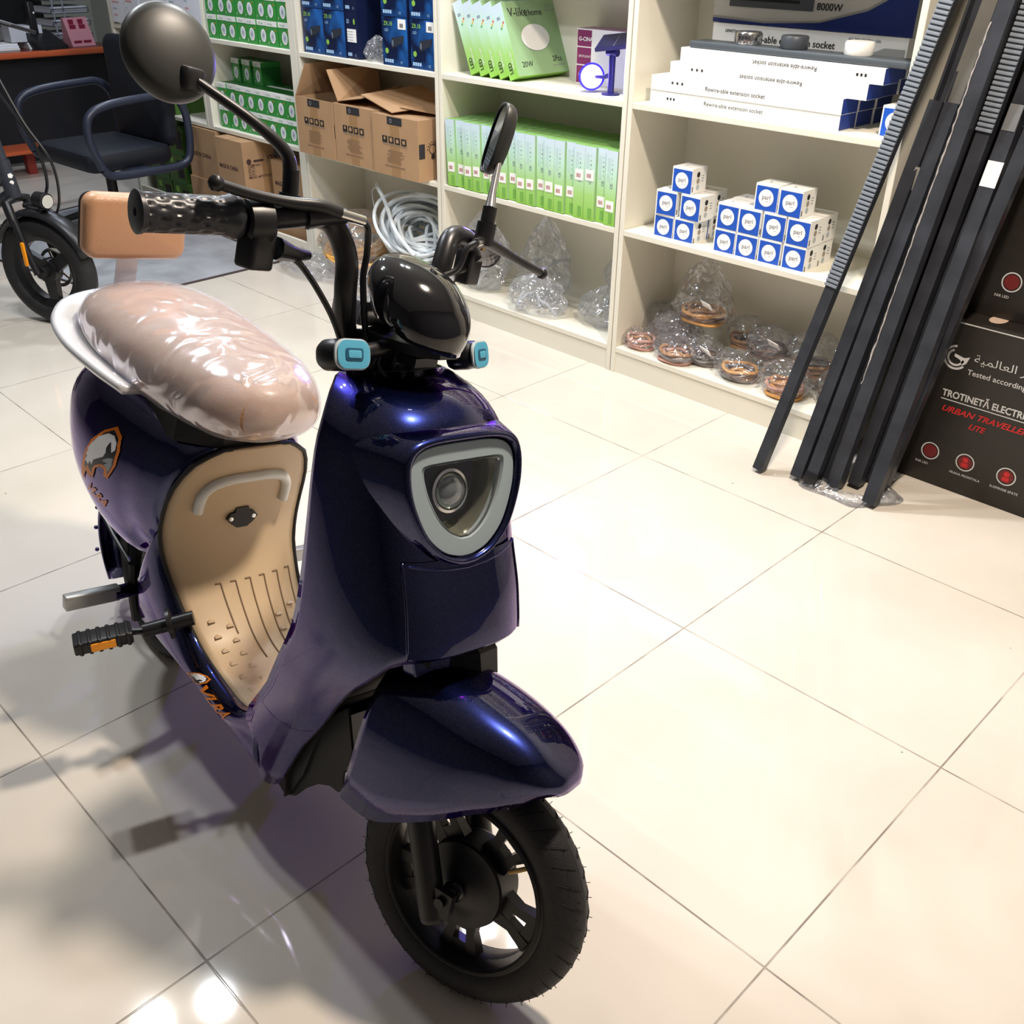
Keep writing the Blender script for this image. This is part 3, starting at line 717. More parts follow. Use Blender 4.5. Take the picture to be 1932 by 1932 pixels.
def glit(t,w,L):
    g=G(); rr=random.Random(2)
    for i in range(1):
        pass
    pts=[]; zz=.30
    while zz<L-.1: pts.append(((w/2+rr.uniform(-.001,.0015)),w/2+rr.uniform(-.001,.001),zz)); zz+=.012
    g.tube(pts,[.0012+.0022*rr.random() for _ in pts],mat('glitter_film',(.8,.75,.72),.15,.6),4)
    for i in range(0): g.box((w/2-.001+rr.uniform(-.0015,.0015),w/2-.0005,z),(w/2+.002,w/2+.002,z+.004),mat('glitter_film',(.8,.75,.72),.15,.6))
    g.obj('torn_film_edge',t,label='shiny torn film along the edge')
pole((.794,-.271,0),(.955,-.012,1.225),1.62,.030,'front leftmost leaning pole, its upper half covered in bubble wrap',extra=bubble)
pole((.898,-.232,0),(.968,.010,.985),1.02,.034,'short black channel, left one of the pair with a rough cut top')
pole((.945,-.238,0),(1.008,.010,.985),1.02,.034,'short black channel with black end cap, right one of the pair with a rough top',extra=endcap)
pole((.965,-.175,0),(1.055,.06,1.2),1.45,.030,'black channel leaning just behind the short pair')
pole((1.000,-.205,0),(1.075,-.01,1.1),1.30,.036,'black channel with sparkling torn film along its edge',extra=glit)
pole((1.035,-.150,0),(1.125,.04,1.2),1.75,.034,'black channel partly covered by bubble wrap standing behind the film edged one',extra=lambda t,w,L: bubble(t,w,L,.95,1.32))
pole((1.118,-.222,0),(1.152,.02,.93),1.00,.036,'front rightmost leaning pole with white paper sticker near its top',extra=tape)
pole((.915,-.12,0),(1.0,.16,1.2),1.75,.060,'wide grey flat profile leaning at the back of the pole bundle',m=mat('grey_steel',(.16,.16,.15),.5,.3,noise=.2))
pole((1.05,-.09,0),(1.17,.08,1.2),1.80,.034,'tall black channel near the packaging boxes')
pole((.90,-.16,0),(.945,.10,1.0),1.5,.04,'black channel hidden behind the bubble wrapped pole',rot=.3)
pole((1.09,-.10,0),(1.24,.03,1.2),1.80,.034,'rightmost tall black channel in front of the packaging boxes')
g=G(); g.box((0,0,0),(.026,.008,.055),mat('tin_plate',(.45,.45,.42),.4,.5)); o=g.obj('tin_plate'); o.location=(.955,-.045,.80); o.rotation_euler=(0,.3,.2); tag(o,'small grey tin plate stuck between the leaning poles','plate')
# crumpled film around feet
g=G(); rr=random.Random(12); ring=[]
outer=[V((1.01+.155*math.cos(a)*(1+.12*math.sin(3*a)),-.165+.105*math.sin(a)*(1+.1*math.sin(5*a)),.002)) for a in [2*PI*i/40 for i in range(40)]]
inner=[V((1.01+.12*math.cos(a),-.16+.08*math.sin(a),.022+.01*rr.random())) for a in [2*PI*i/40 for i in range(40)]]
g.loft([outer,inner],film('clear_film'),True,False); tag(g.obj('plastic_sheet',solid=.0008),'crumpled clear plastic sheet on the floor around the pole feet','plastic sheet')

kraft=mat('black_carton_print',(.022,.019,.016),.35,noise=.15,nscale=30); redp=mat('red_print',(.55,.02,.02),.5); sil=mat('silver_line',(.62,.62,.62),.5)
redd=mat('dark_red_print',(.16,.015,.015),.5)
def pack(loc,label,w=.46,d=.30,h=.485,full=True):
    t=G(); t.box((0,0,0),(w,d,h),kraft); e=-.0012
    t.box((.001,-.001,h-.012),(w-.001,.001,h-.009),sil)
    def tx(s,x,z,sz,m_,b=.0,sh=0.,wd=None): t.text(s,(x,e,z),(1,0,0),(0,0,1),sz,m_,bold=b,shear=sh,width=wd)
    # swirl logo
    for R_,a0,a1 in ((.034,1.7,5.6),(.024,2.0,6.1)):
        cx,cz=.098,h-.105; pts=[]
        A=[a0+(a1-a0)*i/20 for i in range(21)]
        ring1=[(cx+math.cos(a)*R_,e,cz+math.sin(a)*R_) for a in A]; ring2=[(cx+math.cos(a)*(R_-.006),e,cz+math.sin(a)*(R_-.006)) for a in A]
        t.loft([ring1,ring2],sil,False,False,False)
    t.poly([(cx-.005,e,cz+.010),(cx+.022,e,cz+.004),(cx+.036,e,cz+.010),(cx+.030,e,cz-.010),(cx+.020,e,cz-.018),(cx+.012,e,cz-.004),(cx-.005,e,cz+.002)],sil)
    tx('\uFE94\uFEF4\uFEE4\uFEDF\uFE8E\uFECC\uFEDF\uFE8D \uFEAE\uFEF4\uFEF3\uFE8E\uFECC\uFEE4\uFEDF\uFE8D \uFEED',.145,h-.105,.030,sil,.0,wd=.26)
    tx('Tested according to international',.136,h-.142,.021,sil,.01,wd=.30)
    tx('TROTINET\u0102 ELECTRIC\u0102',.085,.268,.027,sil,.025,wd=.255)
    t.box((.085,e,.258),(.40,e+.0006,.2605),sil)
    tx('URBAN TRAVELLER',.092,.226,.024,redp,.025,.35,wd=.235); tx('LITE',.175,.196,.023,redp,.025,.35)
    for i,x in enumerate((.092,.192,.305)):
        z=.098; t.disc((x,e,z),(0,-1,0),.026,sil,seg=28,r_in=.0225); t.disc((x,e,z),(0,-1,0),.0195,redd,seg=20)
        if i: t.disc((x,e-.0006,z+.007),(0,-1,0),.008,redp,seg=12); t.box((x-.009,e-.0008,z-.014),(x+.009,e-.0003,z-.002),redp)
        tx(['FAR LED','FRANA FRONTALA','SUSPENSIE SPATE'][i],x-.035,z-.043,.010,sil,.01)
    t.disc((.16,.06,h+.0008),(0,0,1),.035,mat('sticker_oval',(.6,.45,.35),.5),ry=.022,seg=20)
    o=t.obj('packaging_box'); o.location=loc; return tag(o,label,'box','black scooter packaging boxes')
pack((1.062,.026,.0005),'black printed packaging box standing on the floor at the right edge')
pack((1.132,.10,.4865),'second black printed packaging box stacked above the floor one',h=.48,d=.24)
pack((1.10,.14,.9675),'black packaging box added high in the stack to darken the wall behind the poles',h=.48,d=.22)  # added box, covers wall that would look too bright above the stack
o=G().box((0,0,0),(.15,.14,1.22),kraft).obj('dark_backing_block'); o.location=(.93,.22,.0005); tag(o,'tall narrow dark block added behind the pole bundle to darken the gap','box')  # added dark block, keeps the lit wall from showing between the poles

# ---------------------------------------------------------------- left side: mat, cartons, desk, chair, bikes
matg=mat('mat_grey',(.34,.35,.37),.7,noise=.25,nscale=6); mated=mat('mat_edge',(.05,.035,.035),.6)
t=thing('floor_mat','grey floor mat with dark rounded border under the office chair','mat')
P_=[(-1.93,-.13),(-1.90,-.78),(-2.0,-1.02),(-3.2,-1.02),(-3.4,-.8),(-3.4,0.02),(-2.5,.0)]
def rounded(pts,r,z,n=6):
    out=[]; N_=len(pts)
    for i in range(N_):
        p=V((*pts[i],z)); a=V((*pts[i-1],z)); b=V((*pts[(i+1)%N_],z)); da=(a-p).normalized()*r; db=(b-p).normalized()*r
        for k in range(n+1):
            s=k/n; out.append(p+da*(1-s)**2+db*s**2)
    return out
rp=rounded([(-1.90,-.09),(-1.885,-.90),(-3.3,-1.15),(-3.6,-.05),(-2.42,-.09)][::-1],.06,.0)
G().prism([p+V((0,0,.0005)) for p in rp],(0,0,.003),matg).obj('mat_surface',t)
G().tube([p+V((0,0,.003)) for p in rp],.0055,mated,seg=6,closed=True).obj('mat_border',t)
def plain_carton(x,y,w,d,h,rz,label,front='MADE IN CHINA',side=True,z=.0005,name='carton'):
    g=G(); g.box((0,0,0),(w,d,h),card)
    if front: g.text(front,(.02,-.001,h*.44),(1,0,0),(0,0,1),.028,mat('brown_ink',(.06,.03,.03),.6),bold=.02,width=w*.7)
    if side:
        bi=mat('brown_ink',(.06,.03,.03),.6); X=w+.001
        g.disc((X,.03,h*.64),(1,0,0),.013,bi,seg=10); g.box((X-.0005,.055,h*.62),(X+.0004,.11,h*.66),bi); g.text('YTII',(X,.125,h*.61),(0,1,0),(0,0,1),.035,bi,bold=.01)
        for i,s_ in enumerate(('ITEM NO.','QTY:','N.W.:','G.W.:','MEAS: 64*39*38 CM')): g.text(s_,(X,.022,h*(.54-.055*i)),(0,1,0),(0,0,1),.017,bi,bold=.015)
        g.box((w-.001,.10,h*.02),(w+.0006,.15,h*.98),mat('packing_tape',(.36,.21,.10),.35))
    g.box((w*.47,-.0002,h-.001),(w*.53,d,h+.0006),mat('packing_tape',(.36,.21,.10),.35))
    o=g.obj(name); o.location=(x,y,z); o.rotation_euler=(0,0,rz); return tag(o,label,'carton','brown cartons on the floor by the desk')
plain_carton(-2.465,-.075,.245,.16,.232,.0,'lower brown carton under the right stacked one at the shelf foot',front=None,side=False)
plain_carton(-2.455,-.068,.237,.17,.244,.0,'upper right brown carton with printed table on its side and MADE IN CHINA',z=.2330)
plain_carton(-2.835,-.020,.29,.24,.232,.0,'lower brown carton under the left stacked one, beside the green boxes',front=None,side=False)
plain_carton(-2.830,-.012,.285,.24,.244,.0,'upper left brown carton marked MADE IN CHINA on its front face',z=.2330,side=False)
plain_carton(-2.16,.045,.28,.22,.20,.0,'brown carton lying low behind the stacked cartons near the shelf upright',z=.20,side=False)
plain_carton(-2.16,.045,.28,.22,.199,.0,'brown carton at the very bottom near the shelf upright',side=False,front=None)
dg=mat('moss_green_print',(.07,.16,.03),.5)
for i in range(4):
    for k in range(2):
        g=G(); g.box((0,0,0),(.17,.2,.15),dg); g.box((.10,-.001,.03),(.165,0,.12),ink); g.box((.03,-.001,.1),(.06,0,.13),lime); g.box((0,-.001,.0),(.17,0,.012),mat('deep_green_print',(.02,.17,.03),.42))
        o=g.obj('green_carton'); o.location=(-3.12-.19*(i%2)-.02*k,.02+.0*i,.0005+.1505*(k+2*(i//2)) if i//2==0 else .0005+.1505*(2+k)); tag(o,'dark green carton, %s column, %s level, under the leftmost shelf'%(['right','left'][i%2],['lowest','second','third','top'][k+2*(i//2)]),'box','dark green cartons')
# grey bag with white cables on shelf
t=thing('cable_pile','tangled white and grey cables lying on the green cartons behind the chair','cables',(-3.2,.05,.61))
g=G(); rr=random.Random(3)
for i in range(9):
    p=[V((rr.uniform(-.12,.12),rr.uniform(-.05,.1),rr.uniform(0.01,.12))) for _ in range(5)]; g.tube(smooth_path(p,6),.006,[white,mat('cable_grey',(.3,.3,.33),.5)][i%2],6)
g.obj('cables',t)
for i in range(6):
    g=G(); g.box((0,0,0),(.16,.001,.22),mat('paper_sheet',(.80,.82,.90),.6)); 
    for q in range(5): g.box((.02,-.0006,.03+.03*q),(.02+.11*rr.random()+.01,0,.038+.03*q),mat('print_pale',(.45,.55,.62),.6) if q%2 else mat('pale_red',(.7,.4,.4),.6))
    o=g.obj('paper_sheet'); o.location=(-3.45+.15*i,-.004-.0015*(i%2),.905+(.01 if i%2 else 0)); tag(o,'white printed sheet hanging on the left shelf edge, %s from the left'%ORD(i),'paper','printed sheets on the left shelf')
# desk
dk=mat('desk_black',(.010,.010,.014),.45); orange=mat('desk_orange',(.50,.10,.035),.35)
t=thing('desk','black office desk with orange rounded front edge in the back left corner','desk',(-4.71,-1.42,0))
G().box((-.65,0,.635),(0,2.0,.66),mat('desk_top',(.12,.02,.015),.3)).obj('desktop',t)
G().rbox((-.012,0,.625),(.028,2.0,.662),orange,r=.012,axis=1).obj('desk_edge',t,label='orange front edge')
G().box((-.10,.03,.02),(-.06,1.97,.63),dk).obj('front_panel',t)
G().box((-.60,.02,0),(-.05,.05,.635),dk).obj('side_panel',t); G().box((-.60,1.93,0),(-.05,1.96,.635),dk).obj('side_panel',t)
G().rbox((.10,.30,.14),(.36,1.35,.165),orange,r=.05,axis=2).obj('foot_shelf',t,label='orange lower shelf')
for y in (.45,1.2): G().box((.16,y,0),(.22,y+.05,.141),mat('leg_red',(.3,.04,.03),.4)).obj('foot_shelf_leg',t)
G().box((-.05,.6,.14),(.11,1.1,.16),dk).obj('shelf_bracket',t)
# things on the desk
def simple(name,label,cat,loc,rz=0): return thing(name,label,cat,loc,rz)
t=simple('monitor','black computer monitor on the desk in the far corner','monitor',(-5.30,.20,.6605),.5)
G().box((-.02,-.45,.10),(.02,.25,.55),black).obj('screen',t); G().cyl((0,-.1,.012),(0,-.1,.12),.02,black).obj('stand',t); G().box((-.08,-.2,0),(.08,0,.012),black).obj('foot',t)
t=simple('desk_phone','black desk phone standing beside the printer papers','phone',(-4.80,.17,.6605),.2)
g=G(); g.prism([(-.10,-.08,0),(.10,-.08,0),(.10,-.08,.02),(-.10,-.08,.10)],(0,.16,0),black); g.obj('phone_body',t)
g=G(); g.rbox((-.11,-.05,.07),(-.05,.0,.26),black,r=.015); g.obj('handset',t); G().disc((-.045,-.02,.2),(1,0,0),.006,white).obj('indicator_light',t)
t=simple('leaflet_holder','clear stand with pink and red picture leaflets on the desk','leaflet holder',(-4.86,.33,.6605),.1)
g=G(); g.prism([(-.06,0,0),(.05,0,0),(-.02,0,.16),(-.04,0,.16)],(0,.16,0),mat('leaflet_pink',(.70,.30,.36),.4)); g.obj('leaflet',t)
g=G()
for y in (.02,.085): g.X=Matrix.Translation((.028-.012,y,.02)); g.box((-.002,0,.0),(.030,.05,.012),mat('leaflet_red',(.30,.02,.06),.4)); g.box((-.02,.005,.03),(-.008,.045,.10),mat('leaflet_red',(.30,.02,.06),.4)); g.box((-.027,.008,.10),(-.019,.04,.13),mat('leaflet_red',(.30,.02,.06),.4))
g.obj('picture',t,label='red figures on the leaflet')
t=simple('paper_tray','wire paper tray stack full of sheets on the desk near the shelf','paper tray',(-5.08,.33,.6605),.1)
g=G()
for k in range(5):
    z=.02+k*.075; g.box((-.22,0,z),(.03,.26,z+.004),mat('tray_grey',(.12,.13,.15),.4)); g.tube([(.03,0,z+.004),(.04,.0,z+.03),(.04,.26,z+.03),(.03,.26,z+.004)],.004,mat('tray_grey',(.12,.13,.15),.4),6)
for y in (.02,.09): g.cyl((.035,y,0),(.02,y,.40),.006,mat('tray_post',(.35,.37,.42),.4),8)
g.obj('tray_frame',t)
for k in range(4):
    z=.026+k*.075; G().box((-.20,.01,z),(.028,.25,z+.035),mat('paper_sheet',(.80,.82,.90),.6)).obj('paper_stack',t)
for i,(y,z,w) in enumerate(((.12,.6605,.2),(-.12,.6605,.18),(-.45,.6605,.25))):
    g=G(); 
    for k in range(3): g.box((-.15+.01*k,0,.012*k),(.02-.01*k,w,.011+.012*k),[white,mat('paper_sheet',(.80,.82,.90),.6)][k%2])
    o=g.obj('paper_stack'); o.location=(-4.85,y-.05,z); tag(o,['stack of white papers on the desk behind the bike handlebar','small stack of white notepads on the desk by the phone','loose white sheets at the left end of the desk'][i],'papers')
o=G().box((0,0,0),(.12,.2,.09),mat('pale_box',(.6,.62,.68),.5)).obj('card_box'); o.location=(-4.98,-.02,.70); tag(o,'pale small box on top of the desk papers','box')
# office chair
navyf=mat('chair_black',(.007,.009,.016),.6); armm=mat('chair_arm',(.022,.027,.048),.36)
t=thing('office_chair','black office chair with looped armrests standing on the grey mat','chair',(-2.93,-.40,0),.06)
G().rbox((-.27,-.23,.335),(.27,.22,.425),navyf,r=.06,axis=2,seg=6).obj('seat',t)
G().rbox((-.25,.20,.40),(.25,.27,.88),navyf,r=.06,axis=1,seg=6).obj('backrest',t)
for s_ in (-1,1):
    x=s_*.335
    pts=smooth_path([(x,-.20,.37),(x,-.24,.50),(x,-.22,.60),(x,-.12,.64),(x,.10,.655),(x,.20,.65),(x,.26,.58),(x,.265,.42),(x,.22,.34),(x,.05,.33),(x,-.15,.335),(x,-.20,.37)],6)
    G().tube(pts,.019,armm,10).obj('armrest',t)
    G().box((min(x,s_*.2),-.05,.325),(max(x,s_*.2),.05,.345),armm).obj('armrest_bracket',t)
G().cyl((0,0,.08),(0,0,.34),.025,black).obj('gas_lift',t)
for k in range(5):
    a=2*PI*k/5+.3; e=(math.cos(a)*.27,math.sin(a)*.27,.055); 
    G().tube([(0,0,.10),(e[0]*.6,e[1]*.6,.085),e],[.022,.018,.014],black,8).obj('base_arm',t)
    G().cyl((e[0]-.012,e[1],.026),(e[0]+.012,e[1],.026),.0255,rubber,14).obj('caster',t)

# ---------------------------------------------------------------- electric bikes
def wheel(t,c,ax,R_,w,rimr,spokes=3,hubw=.05,name='wheel',disc=True):
    x,y,z=basis(ax)
    g=G(); prof=[]
    for k in range(14):
        a=2*PI*k/14; prof.append((R_-w*.5+math.cos(a)*w*.5,math.sin(a)*w*.5))
    g.lathe(c,ax,prof,rubber,56,closed=True); tire=g.obj('tire',t)
    g=G(); g.lathe(c,ax,[(R_-w*.8,-w*.35),(R_-w*1.0,-w*.32),(rimr,-w*.2),(rimr,w*.2),(R_-w*1.0,w*.32),(R_-w*.8,w*.35)],black,48)
    g.cyl(V(c)-z*hubw,V(c)+z*hubw,.022,black,18); g.cyl(V(c)-z*.02,V(c)+z*.02,.045,black,24)
    for k in range(spokes):
        a=2*PI*k/spokes+.5; d=x*math.cos(a)+y*math.sin(a); n=z.cross(d)
        g.prism([V(c)+d*.03+n*.028-z*.012,V(c)+d*(rimr+.004)+n*.020-z*.012,V(c)+d*(rimr+.004)-n*.020-z*.012,V(c)+d*.03-n*.028-z*.012],z*.024,black)
    g.obj('rim',t)
    if disc:
        g=G(); cc=V(c)+z*.035; g.lathe(cc,ax,[(.062,0),(.075,0),(.075,.002),(.062,.002)],chrome,30,closed=True)
        for k in range(5):
            a=2*PI*k/5; d=x*math.cos(a)+y*math.sin(a); n=z.cross(d); g.prism([cc+d*.015+n*.004,cc+d*.064+n*.004,cc+d*.064-n*.004,cc+d*.015-n*.004],z*.002,mat('brass',(.5,.35,.15),.35,.8))
        g.obj('brake_disc',t)
gun=mat('gunmetal',(.05,.055,.07),.35,.4)
az=math.radians(26)
t=thing('electric_bicycle','black folding electric bicycle with fat front tire near the left edge','bicycle',(-1.79,-1.20,0),az)
# local: x forward, y left
W=V((0,0,.208)); wheel(t,W,(0,1,0),.208,.078,.115)
for s_ in (-1,1):
    g=G(); g.tube([(0,s_*.062,.208),(-.03,s_*.062,.30),(-.062,s_*.055,.40)],.0135,black,10); g.tube([(-.062,s_*.055,.38),(-.085,s_*.05,.46),(-.09,0,.47)],.018,black,10); g.obj('fork_leg',t)
    G().rbox((-.035,s_*.078-.004,.24),(-.018,s_*.078+.004,.33),mat('amber_reflector',(.85,.30,.01),.25,emit=(.8,.3,.0),estr=.05),r=.006,axis=1).obj('reflector',t,label='orange side reflector')
hx=lambda z:-.085-(z-.45)*.16
G().cyl((hx(.47),0,.47),(hx(.60),0,.60),.027,gun).obj('head_tube',t)
g=G(); c=V((hx(.54)+.027,-.006,.54)); g.disc(c+V((0,-.006,.012)),(.8,-.6,0),.010,lbl_white,seg=5); g.disc(c+V((0,-.006,-.012)),(.8,-.6,0),.008,lbl_white,seg=6); g.obj('badge',t,label='white eagle badge')
G().tube([(hx(.60),0,.60),(hx(.80),0,.80),(hx(1.02),0,1.02)],[.022,.018,.016],gun,12).obj('stem',t)
G().cyl((hx(.81)-.03,0,.81),(hx(.81)+.03,-.03,.81),.006,chrome,8).obj('quick_release',t)
G().tube([(-.28,.28,1.07),(-.24,.18,1.07),(hx(1.04),.05,1.04),(hx(1.04),-.05,1.04),(-.22,-.17,1.06),(-.27,-.29,1.05)],.012,black,10).obj('handlebar',t)
for s_ in (-1,1):
    G().tube([(-.255,s_*.20,1.068),(-.285,s_*.31,1.065)],.018,rubber,10).obj('grip',t)
    G().tube([(-.20,s_*.16,1.055),(-.12,s_*.20,1.03),(-.10,s_*.29,1.00)],[.010,.008,.006],black,8).obj('brake_lever',t)
G().rbox((-.26,-.04,1.05),(-.18,.04,1.10),black,r=.01).obj('display',t)
G().tube(smooth_path([(-.18,-.05,1.04),(-.11,-.03,.95),(-.05,.02,.80),(.02,.04,.66),(.03,.05,.52),(-.03,.04,.42)]),.006,black,8).obj('cable',t)
G().tube(smooth_path([(-.18,.05,1.04),(-.09,.03,.93),(-.0,.03,.74),(.07,.05,.60),(.06,.06,.46),(.0,.06,.36)]),.005,black,8).obj('cable',t)
g=G(); g.lathe((.02,-.005,.475),(1,-.15,-.05),[(0,0),(.028,.0),(.030,.05),(.026,.052)],black,20); g.obj('headlamp',t); G().disc((.073,-.012,.472),(1,-.15,-.05),.024,mat('lamp_glass',(.55,.55,.5),.15)).obj('lamp_lens',t)
G().tube([(-.05,0,.44),(.02,-.01,.44),(.03,-.01,.455)],.005,chrome,8).obj('lamp_bracket',t)
G().tube(smooth_path([(-.055,0,.445),(.03,.02,.44),(.10,.0,.38),(.14,0,.36)]),.009,black,8).obj('front_rack_tube',t)
# mudguard
g=G(); rings=[]
for i in range(15):
    a=math.radians(20+i*10); r_=.232; c=V((math.cos(a)*r_,0,.208+math.sin(a)*r_)); d=V((math.cos(a),0,math.sin(a)))
    rings.append([c+V((0,y,0))-d*(abs(y)*9*abs(y)) for y in (-.045,-.02,0,.02,.045)])
g.loft(rings,black,False); g.obj('mudguard',t,solid=.003)
G().tube([(hx(.55),0,.55),(-.35,0,.46),(-.62,0,.36)],[.030,.034,.034],gun,12).obj('frame_tube',t)
g=G(); g.box((-.30,-.036,.47),(-.18,-.034,.482),mat('lime_print',(.25,.5,.08),.5)); g.obj('frame_stripe',t,label='lime green stripe')
G().tube([(hx(.49),0,.49),(-.33,0,.36),(-.55,0,.27)],.02,gun,12).obj('lower_tube',t)
G().tube([(-.60,0,.30),(-.68,0,.62),(-.70,0,.72)],.018,gun,12).obj('seat_post',t)
G().rbox((-.84,-.08,.72),(-.56,.08,.77),black,r=.05,axis=2).obj('saddle',t)
wheel_c=V((-.98,0,.208)); wheel(t,wheel_c,(0,1,0),.208,.078,.115)
for s_ in (-1,1): G().tube([(-.60,s_*.03,.32),(-.98,s_*.07,.208)],.014,gun,10).obj('chain_stay',t)
g=G(); g.lathe((-.56,-.07,.27),(0,1,0),[(.07,0),(.082,0),(.082,.004),(.07,.004)],chrome,30,closed=True); g.obj('chainring',t)
# second machine cut off at the left edge: only its big tire shows
t=thing('bicycle_wheel_stand','second black bicycle cut off by the left edge, only its tire visible','bicycle',(-1.60,-1.66,0),math.radians(12))
wheel(t,V((-.05,0,.215)),(0,1,0),.215,.08,.12,disc=False)
for s_ in (-1,1): G().tube([(-.05,s_*.062,.215),(-.13,s_*.055,.50)],.014,black,10).obj('fork_leg',t)
G().cyl((-.12,0,.48),(-.16,0,.62),.026,gun).obj('head_tube',t); G().cyl((-.16,0,.62),(-.24,0,1.0),.017,gun).obj('stem',t)
G().tube([(-.30,.28,1.03),(-.24,0,1.0),(-.30,-.28,1.03)],.012,black,8).obj('handlebar',t)
G().tube([(-.15,0,.56),(-.55,0,.42),(-.8,0,.34)],.03,gun,12).obj('frame_tube',t)
wheel(t,V((-1.05,0,.215)),(0,1,0),.215,.08,.12,disc=False); G().tube([(-.75,0,.36),(-1.05,0,.215)],.016,gun,10).obj('chain_stay',t)

# ---------------------------------------------------------------- ceiling lights
def lamp(x,y,z,r,power,col,label,rot=(0,0,0)):
    t=thing('ceiling_light',label,'ceiling light',(x,y,z),0,'ceiling lights')
    G().lathe((0,0,0),(0,0,1),[(r+.012,.0),(r+.02,.0),(r+.02,.06),(0,.06)],white,32).obj('housing',t)
    ld=bpy.data.lights.new('lamp_bulb','AREA'); ld.shape='DISK'; ld.size=2*r; ld.energy=power; ld.color=col
    o=bpy.data.objects.new('lamp_bulb',ld); COL.objects.link(o); o.location=(x,y,z+.004); 
    o.parent=t; o.matrix_parent_inverse=Matrix.Translation((-x,-y,-z))
lamp(-.70,-1.86,2.6,.055,16,(.90,.95,1),'left one of the close pair of ceiling lights over the scooter side')
lamp(-.61,-1.62,2.6,.055,16,(.90,.95,1),'right one of the close pair of ceiling lights over the scooter side')
lamp(.11,-.46,2.6,.055,17,(.95,.97,1),'shelf side one of the close pair of ceiling lights near the shelves')
lamp(-.06,-.60,2.6,.055,17,(.95,.97,1),'room side one of the close pair of ceiling lights near the shelves')
lamp(1.55,-1.05,2.6,.09,58,(1,.85,.70),'warm ceiling light above the open floor at the right')
lamp(-2.1,-.30,2.6,.08,20,(.80,.87,1),'added cool fill light above the brown cartons and grey mat')  # unseen fill lamp, placed so its floor reflection hides behind the scooter
lamp(-3.6,.12,2.6,.08,14,(.75,.84,1),'added cool fill light above the desk corner')  # added lamp without a visible source, its reflection tucked behind the rear shell

pl=bpy.data.lights.new('spotlight_bulb','SPOT'); pl.energy=30; pl.color=(.25,.18,1); pl.spot_size=1.9; pl.spot_blend=.6; pl.shadow_soft_size=.03
po=bpy.data.objects.new('spotlight_bulb',pl); COL.objects.link(po); po.location=(-.190,.038,.952)
po.rotation_euler=V((.62,-.78,.0)).to_track_quat('-Z','Y').to_euler()
wd=bpy.data.worlds.new('world'); SC.world=wd; wd.use_nodes=True; wd.node_tree.nodes['Background'].inputs[0].default_value=(.5,.55,.6,1); wd.node_tree.nodes['Background'].inputs[1].default_value=.15
# ================================================================ electric scooter (body frame: x forward, y left, z up; leans on its side stand)
BM=Matrix(((.99780147,.06512158,.01230485,1.3705078),(-.0662739,.98045249,.18525842,-1.973847),(0,-.18566662,.9826128,-.0031858),(0,0,0,1)))
scooter=thing('electric_scooter','dark violet blue electric scooter with plastic wrapped tan seat, front of the picture','scooter',mw=BM)
RW=.1852
rho=math.radians(23.01); dlt=math.radians(16.53)
ST=Matrix.Translation((0,0,RW))@Matrix.Rotation(dlt,4,V((-math.sin(rho),0,math.cos(rho))))@Matrix.Translation((0,0,-RW))
def GS(): g=G(); g.X=ST; return g
def paint(name,c1,tint,cm=.0):
    m=mat(name,c1,.28,1.,coat=1.,tint=tint,coatr=.015); m.node_tree.nodes['Principled BSDF'].inputs['Coat IOR'].default_value=1.62
    nt=m.node_tree; N=nt.nodes; L=nt.links; b=N['Principled BSDF']
    tc=N.new('ShaderNodeTexCoord'); v=N.new('ShaderNodeTexVoronoi'); v.inputs['Scale'].default_value=900; L.new(tc.outputs['Object'],v.inputs['Vector'])
    mr=N.new('ShaderNodeMapRange'); mr.inputs['To Min'].default_value=.20; mr.inputs['To Max'].default_value=.32; L.new(v.outputs['Distance'],mr.inputs['Value']); L.new(mr.outputs[0],b.inputs['Roughness'])
    return m
pt=paint('violet_blue_paint',(.009,.015,.085),(.60,.26,.95))
beige=mat('beige_plastic',(.56,.43,.28),.42,bump=.02,bscale=600)
beiged=mat('beige_shadow_line',(.22,.15,.09),.6)
matte=mat('matte_black_metal',(.013,.013,.015),.35,.2)
under=mat('underbody_black',(.010,.010,.011),.6)

def lerp(tab,x):
    for i in range(len(tab)-1):
        a,b=tab[i],tab[i+1]
        if x<=b[0] or i==len(tab)-2:
            t=(x-a[0])/(b[0]-a[0]); t=max(0,min(1,t)); t=t
            return [p+(q-p)*t for p,q in zip(a[1:],b[1:])]
def cr(tab,x):
    """smooth (Catmull) table interpolation"""
    n=len(tab); i=0
    while i<n-2 and x>tab[i+1][0]: i+=1
    a=tab[max(i-1,0)]; b=tab[i]; c=tab[i+1]; d=tab[min(i+2,n-1)]
    t=max(0,min(1,(x-b[0])/(c[0]-b[0])))
    return [.5*(2*q+(r-p)*t+(2*p-5*q+4*r-s)*t*t+(3*q-p-3*r+s)*t**3) for p,q,r,s in zip(a[1:],b[1:],c[1:],d[1:])]
